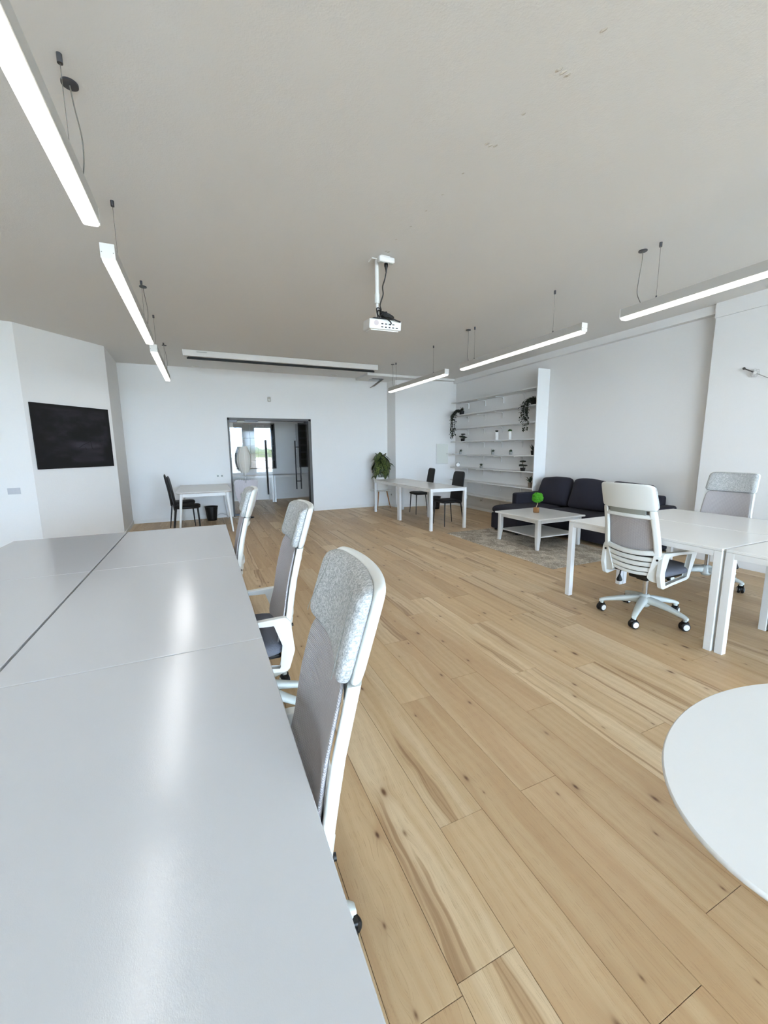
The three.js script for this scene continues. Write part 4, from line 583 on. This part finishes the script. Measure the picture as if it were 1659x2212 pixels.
{ // projector on its pole
  const g = thing('projector', 'white ceiling projector with black cables on a telescopic pole', 'projector', [1.535, 0, -3.53]);
  part('ceiling_plate', rb(0.1, 0.012, 0.08, -0.01, CE - 0.006, -0.02), M.whitePot, g);
  part('pole', [cyl(0.018, 0.018, 2.74, CE - 0.01, -0.005, 0, 20)], M.whitePot, g); part('pole_sleeve', cyl(0.023, 0.023, 2.72, 2.80, -0.005, 0, 20), M.plastic, g); part('lower_pole', cyl(0.013, 0.013, 2.585, 2.73, -0.005, 0, 16), M.whitePot, g);
  const body = sub('body', g, 0.04, 2.535, 0, -0.12); body.rotation.x = 0.15;
  part('casing', [rb(0.3, 0.085, 0.22, 0, 0, 0, 0.014), rb(0.26, 0.01, 0.18, 0, -0.046, 0, 0.004)], M.whitePot, body);
  part('lens', new THREE.CylinderGeometry(0.03, 0.034, 0.02, 24).rotateX(Math.PI / 2).translate(0.07, 0.0, -0.115), M.black, body);
  part('speaker_grille', new THREE.CylinderGeometry(0.022, 0.022, 0.003, 24).rotateX(Math.PI / 2).translate(-0.085, 0.008, 0.11), std('#c4b7b7', 0.7), body);
  const R = rng(2); for (let i = 0; i < 9; i++) part('port', rb(0.014 + 0.008 * R(), 0.009, 0.004, -0.03 + (i % 5) * 0.034, i < 5 ? -0.022 : 0.004, 0.11, 0.001), M.black, body);
  part('mount_plate', rb(0.16, 0.008, 0.14, -0.02, 0.054, 0.0, 0.003), M.black, body);
  const strip = thing('power_strip', 'white socket strip on the ceiling above the projector', 'power strip', [1.575, 0, -3.43]); part('strip_body', [rb(0.15, 0.045, 0.055, 0, CE - 0.042, 0, 0.012), rb(0.09, 0.02, 0.05, 0, CE - 0.01, -0.03, 0.004)], M.whitePot, strip); for (const q of [-1, 0, 1]) part('outlet', cyl(0.018, 0.02, CE - 0.067, CE - 0.06, q * 0.047, 0, 18), M.plasticGrey, strip);
  const cab = g; const k = (p) => tube(p, 0.0058, 60, 6);
  part('plug', lathe([[0, 0.06], [0.017, 0.06], [0.017, 0.04], [0.008, 0.012], [0.006, -0.01], [0, -0.01]], 16).translate(0.04, CE - 0.13, 0.1), M.black, cab);
  part('cord', [k([[0.04, 2.95, 0.1], [0.035, 2.9, 0.08], [0.028, 2.85, 0.05], [0.034, 2.79, 0.045], [0.022, 2.74, 0.03], [0.012, 2.7, 0.025], [0.02, 2.66, 0.03], [-0.02, 2.645, 0.05], [-0.028, 2.61, 0.06], [-0.01, 2.585, 0.07]])], M.black, cab);
  part('cord_loops', [k([[-0.03, 2.585, 0.07], [-0.035, 2.63, 0.06], [-0.03, 2.665, 0.05], [-0.008, 2.668, 0.05], [0.008, 2.64, 0.06], [0.012, 2.6, 0.06]]), k([[-0.02, 2.59, 0.07], [0.02, 2.62, 0.08], [0.055, 2.635, 0.07], [0.05, 2.615, 0.06], [0.02, 2.6, 0.05]]), k([[0.03, 2.585, 0.09], [0.06, 2.57, 0.145], [0.1, 2.548, 0.16], [0.15, 2.54, 0.155]]), k([[0.0, 2.59, 0.1], [0.03, 2.55, 0.15], [0.06, 2.52, 0.155], [0.055, 2.508, 0.14]])], M.black, cab);
  part('cord_coil', Array.from({ length: 6 }, (_, i) => place(new THREE.TorusGeometry(0.062 + 0.004 * (i % 3), 0.006, 6, 30).scale(1, 0.6, 1).rotateX(Math.PI / 2), 0.075, 2.597 + i * 0.006, 0.03, 0.12, 0, -0.28)), M.black, cab);
}
{ // roll-up projection screen
  const g = thing('projection_screen', 'white roll-up projection screen case on the ceiling', 'screen', [0, 0, -7.7]);
  part('case', rspan(-0.17, 3.3, 2.985, CE - 0.004, -0.07, 0.055, 0.008), std('#dcd8d2', 0.5), g);
  for (const x of [-0.175, 3.305]) part('end_cap', rb(0.014, 0.1, 0.13, x, 3.037, -0.008, 0.004), M.whitePot, g);
  part('weight_bar', rspan(-0.125, 3.26, 2.945, 2.972, -0.02, 0.012, 0.01), M.black, g);
  part('fabric_edge', rspan(-0.11, 3.245, 2.968, 2.99, -0.006, -0.002, 0.001), M.black, g);
  part('label_strip', rspan(0.03, 0.19, 3.052, 3.06, 0.0545, 0.056, 0.0004), M.darkGrey, g);
}
[[0.01, -9.08, 'left'], [1.42, -9.04, 'middle'], [2.83, -9.02, 'right']].forEach(([x, z, s]) => { const g = thing('downlight', `round recessed downlight near the far wall, ${s} of three`, 'lamp', [x, CE, z], 0, 'unlit downlights'); part('ring', lathe([[0.062, 0], [0.085, 0], [0.085, -0.006], [0.075, -0.01], [0.062, -0.004]], 32), M.trim, g); part('lens', cyl(0.062, 0.062, -0.003, 0, 0, 0, 28), std('#d9d5cc', 0.4), g); });
{
  const g = thing('ceiling_hatch', 'open access hatch with hanging cover in the far right ceiling', 'hatch', [3.82, 3.04, -8.94]);
  part('hatch_rim', [span(-0.165, -0.145, -0.006, 0.0, -0.165, 0.165), span(0.145, 0.165, -0.006, 0.0, -0.165, 0.165), span(-0.145, 0.145, -0.006, 0.0, -0.165, -0.145), span(-0.145, 0.145, -0.006, 0.0, 0.145, 0.165)], M.trim, g);
  part('hatch_shade_sheet', span(-0.155, 0.155, 0.042, 0.0475, -0.155, 0.155), M.black, g);  // black sheet standing in for the shade inside the open hatch
  part('hatch_cover', place(rb(0.29, 0.012, 0.29, -0.145, 0, 0, 0.002), 0.145, -0.008, 0, 0, 0, 0.62), std('#b9b2a8', 0.7), g);
}
// ================================================================ CABLES AND BACK ROOM
{
  const c = part('floor_cable', tube([[0.2, 0.06, -9.2], [0.27, 0.1, -9.19], [0.36, 0.075, -9.15], [0.46, 0.012, -9.05], [0.56, 0.02, -8.98], [0.62, 0.008, -8.93], [0.66, 0.008, -8.96]], 0.005, 40, 6), std('#cfd2d4', 0.5), scene); c.name = numbered('floor_cable'); c.userData = { label: 'white cable on the floor between the table leg and lamp', category: 'cable' };
  desk('back_room_desk', 'white desk left half in the room behind the door', 0.55, 1.74, -12.06, -11.36, 0.74, 'back room desks', M.white);
  desk('back_room_desk', 'white desk right half in the room behind the door', 1.745, 2.95, -12.06, -11.36, 0.74, 'back room desks', M.white);
}
shade(scene);
console.log('done');
renderer.render(scene, camera);
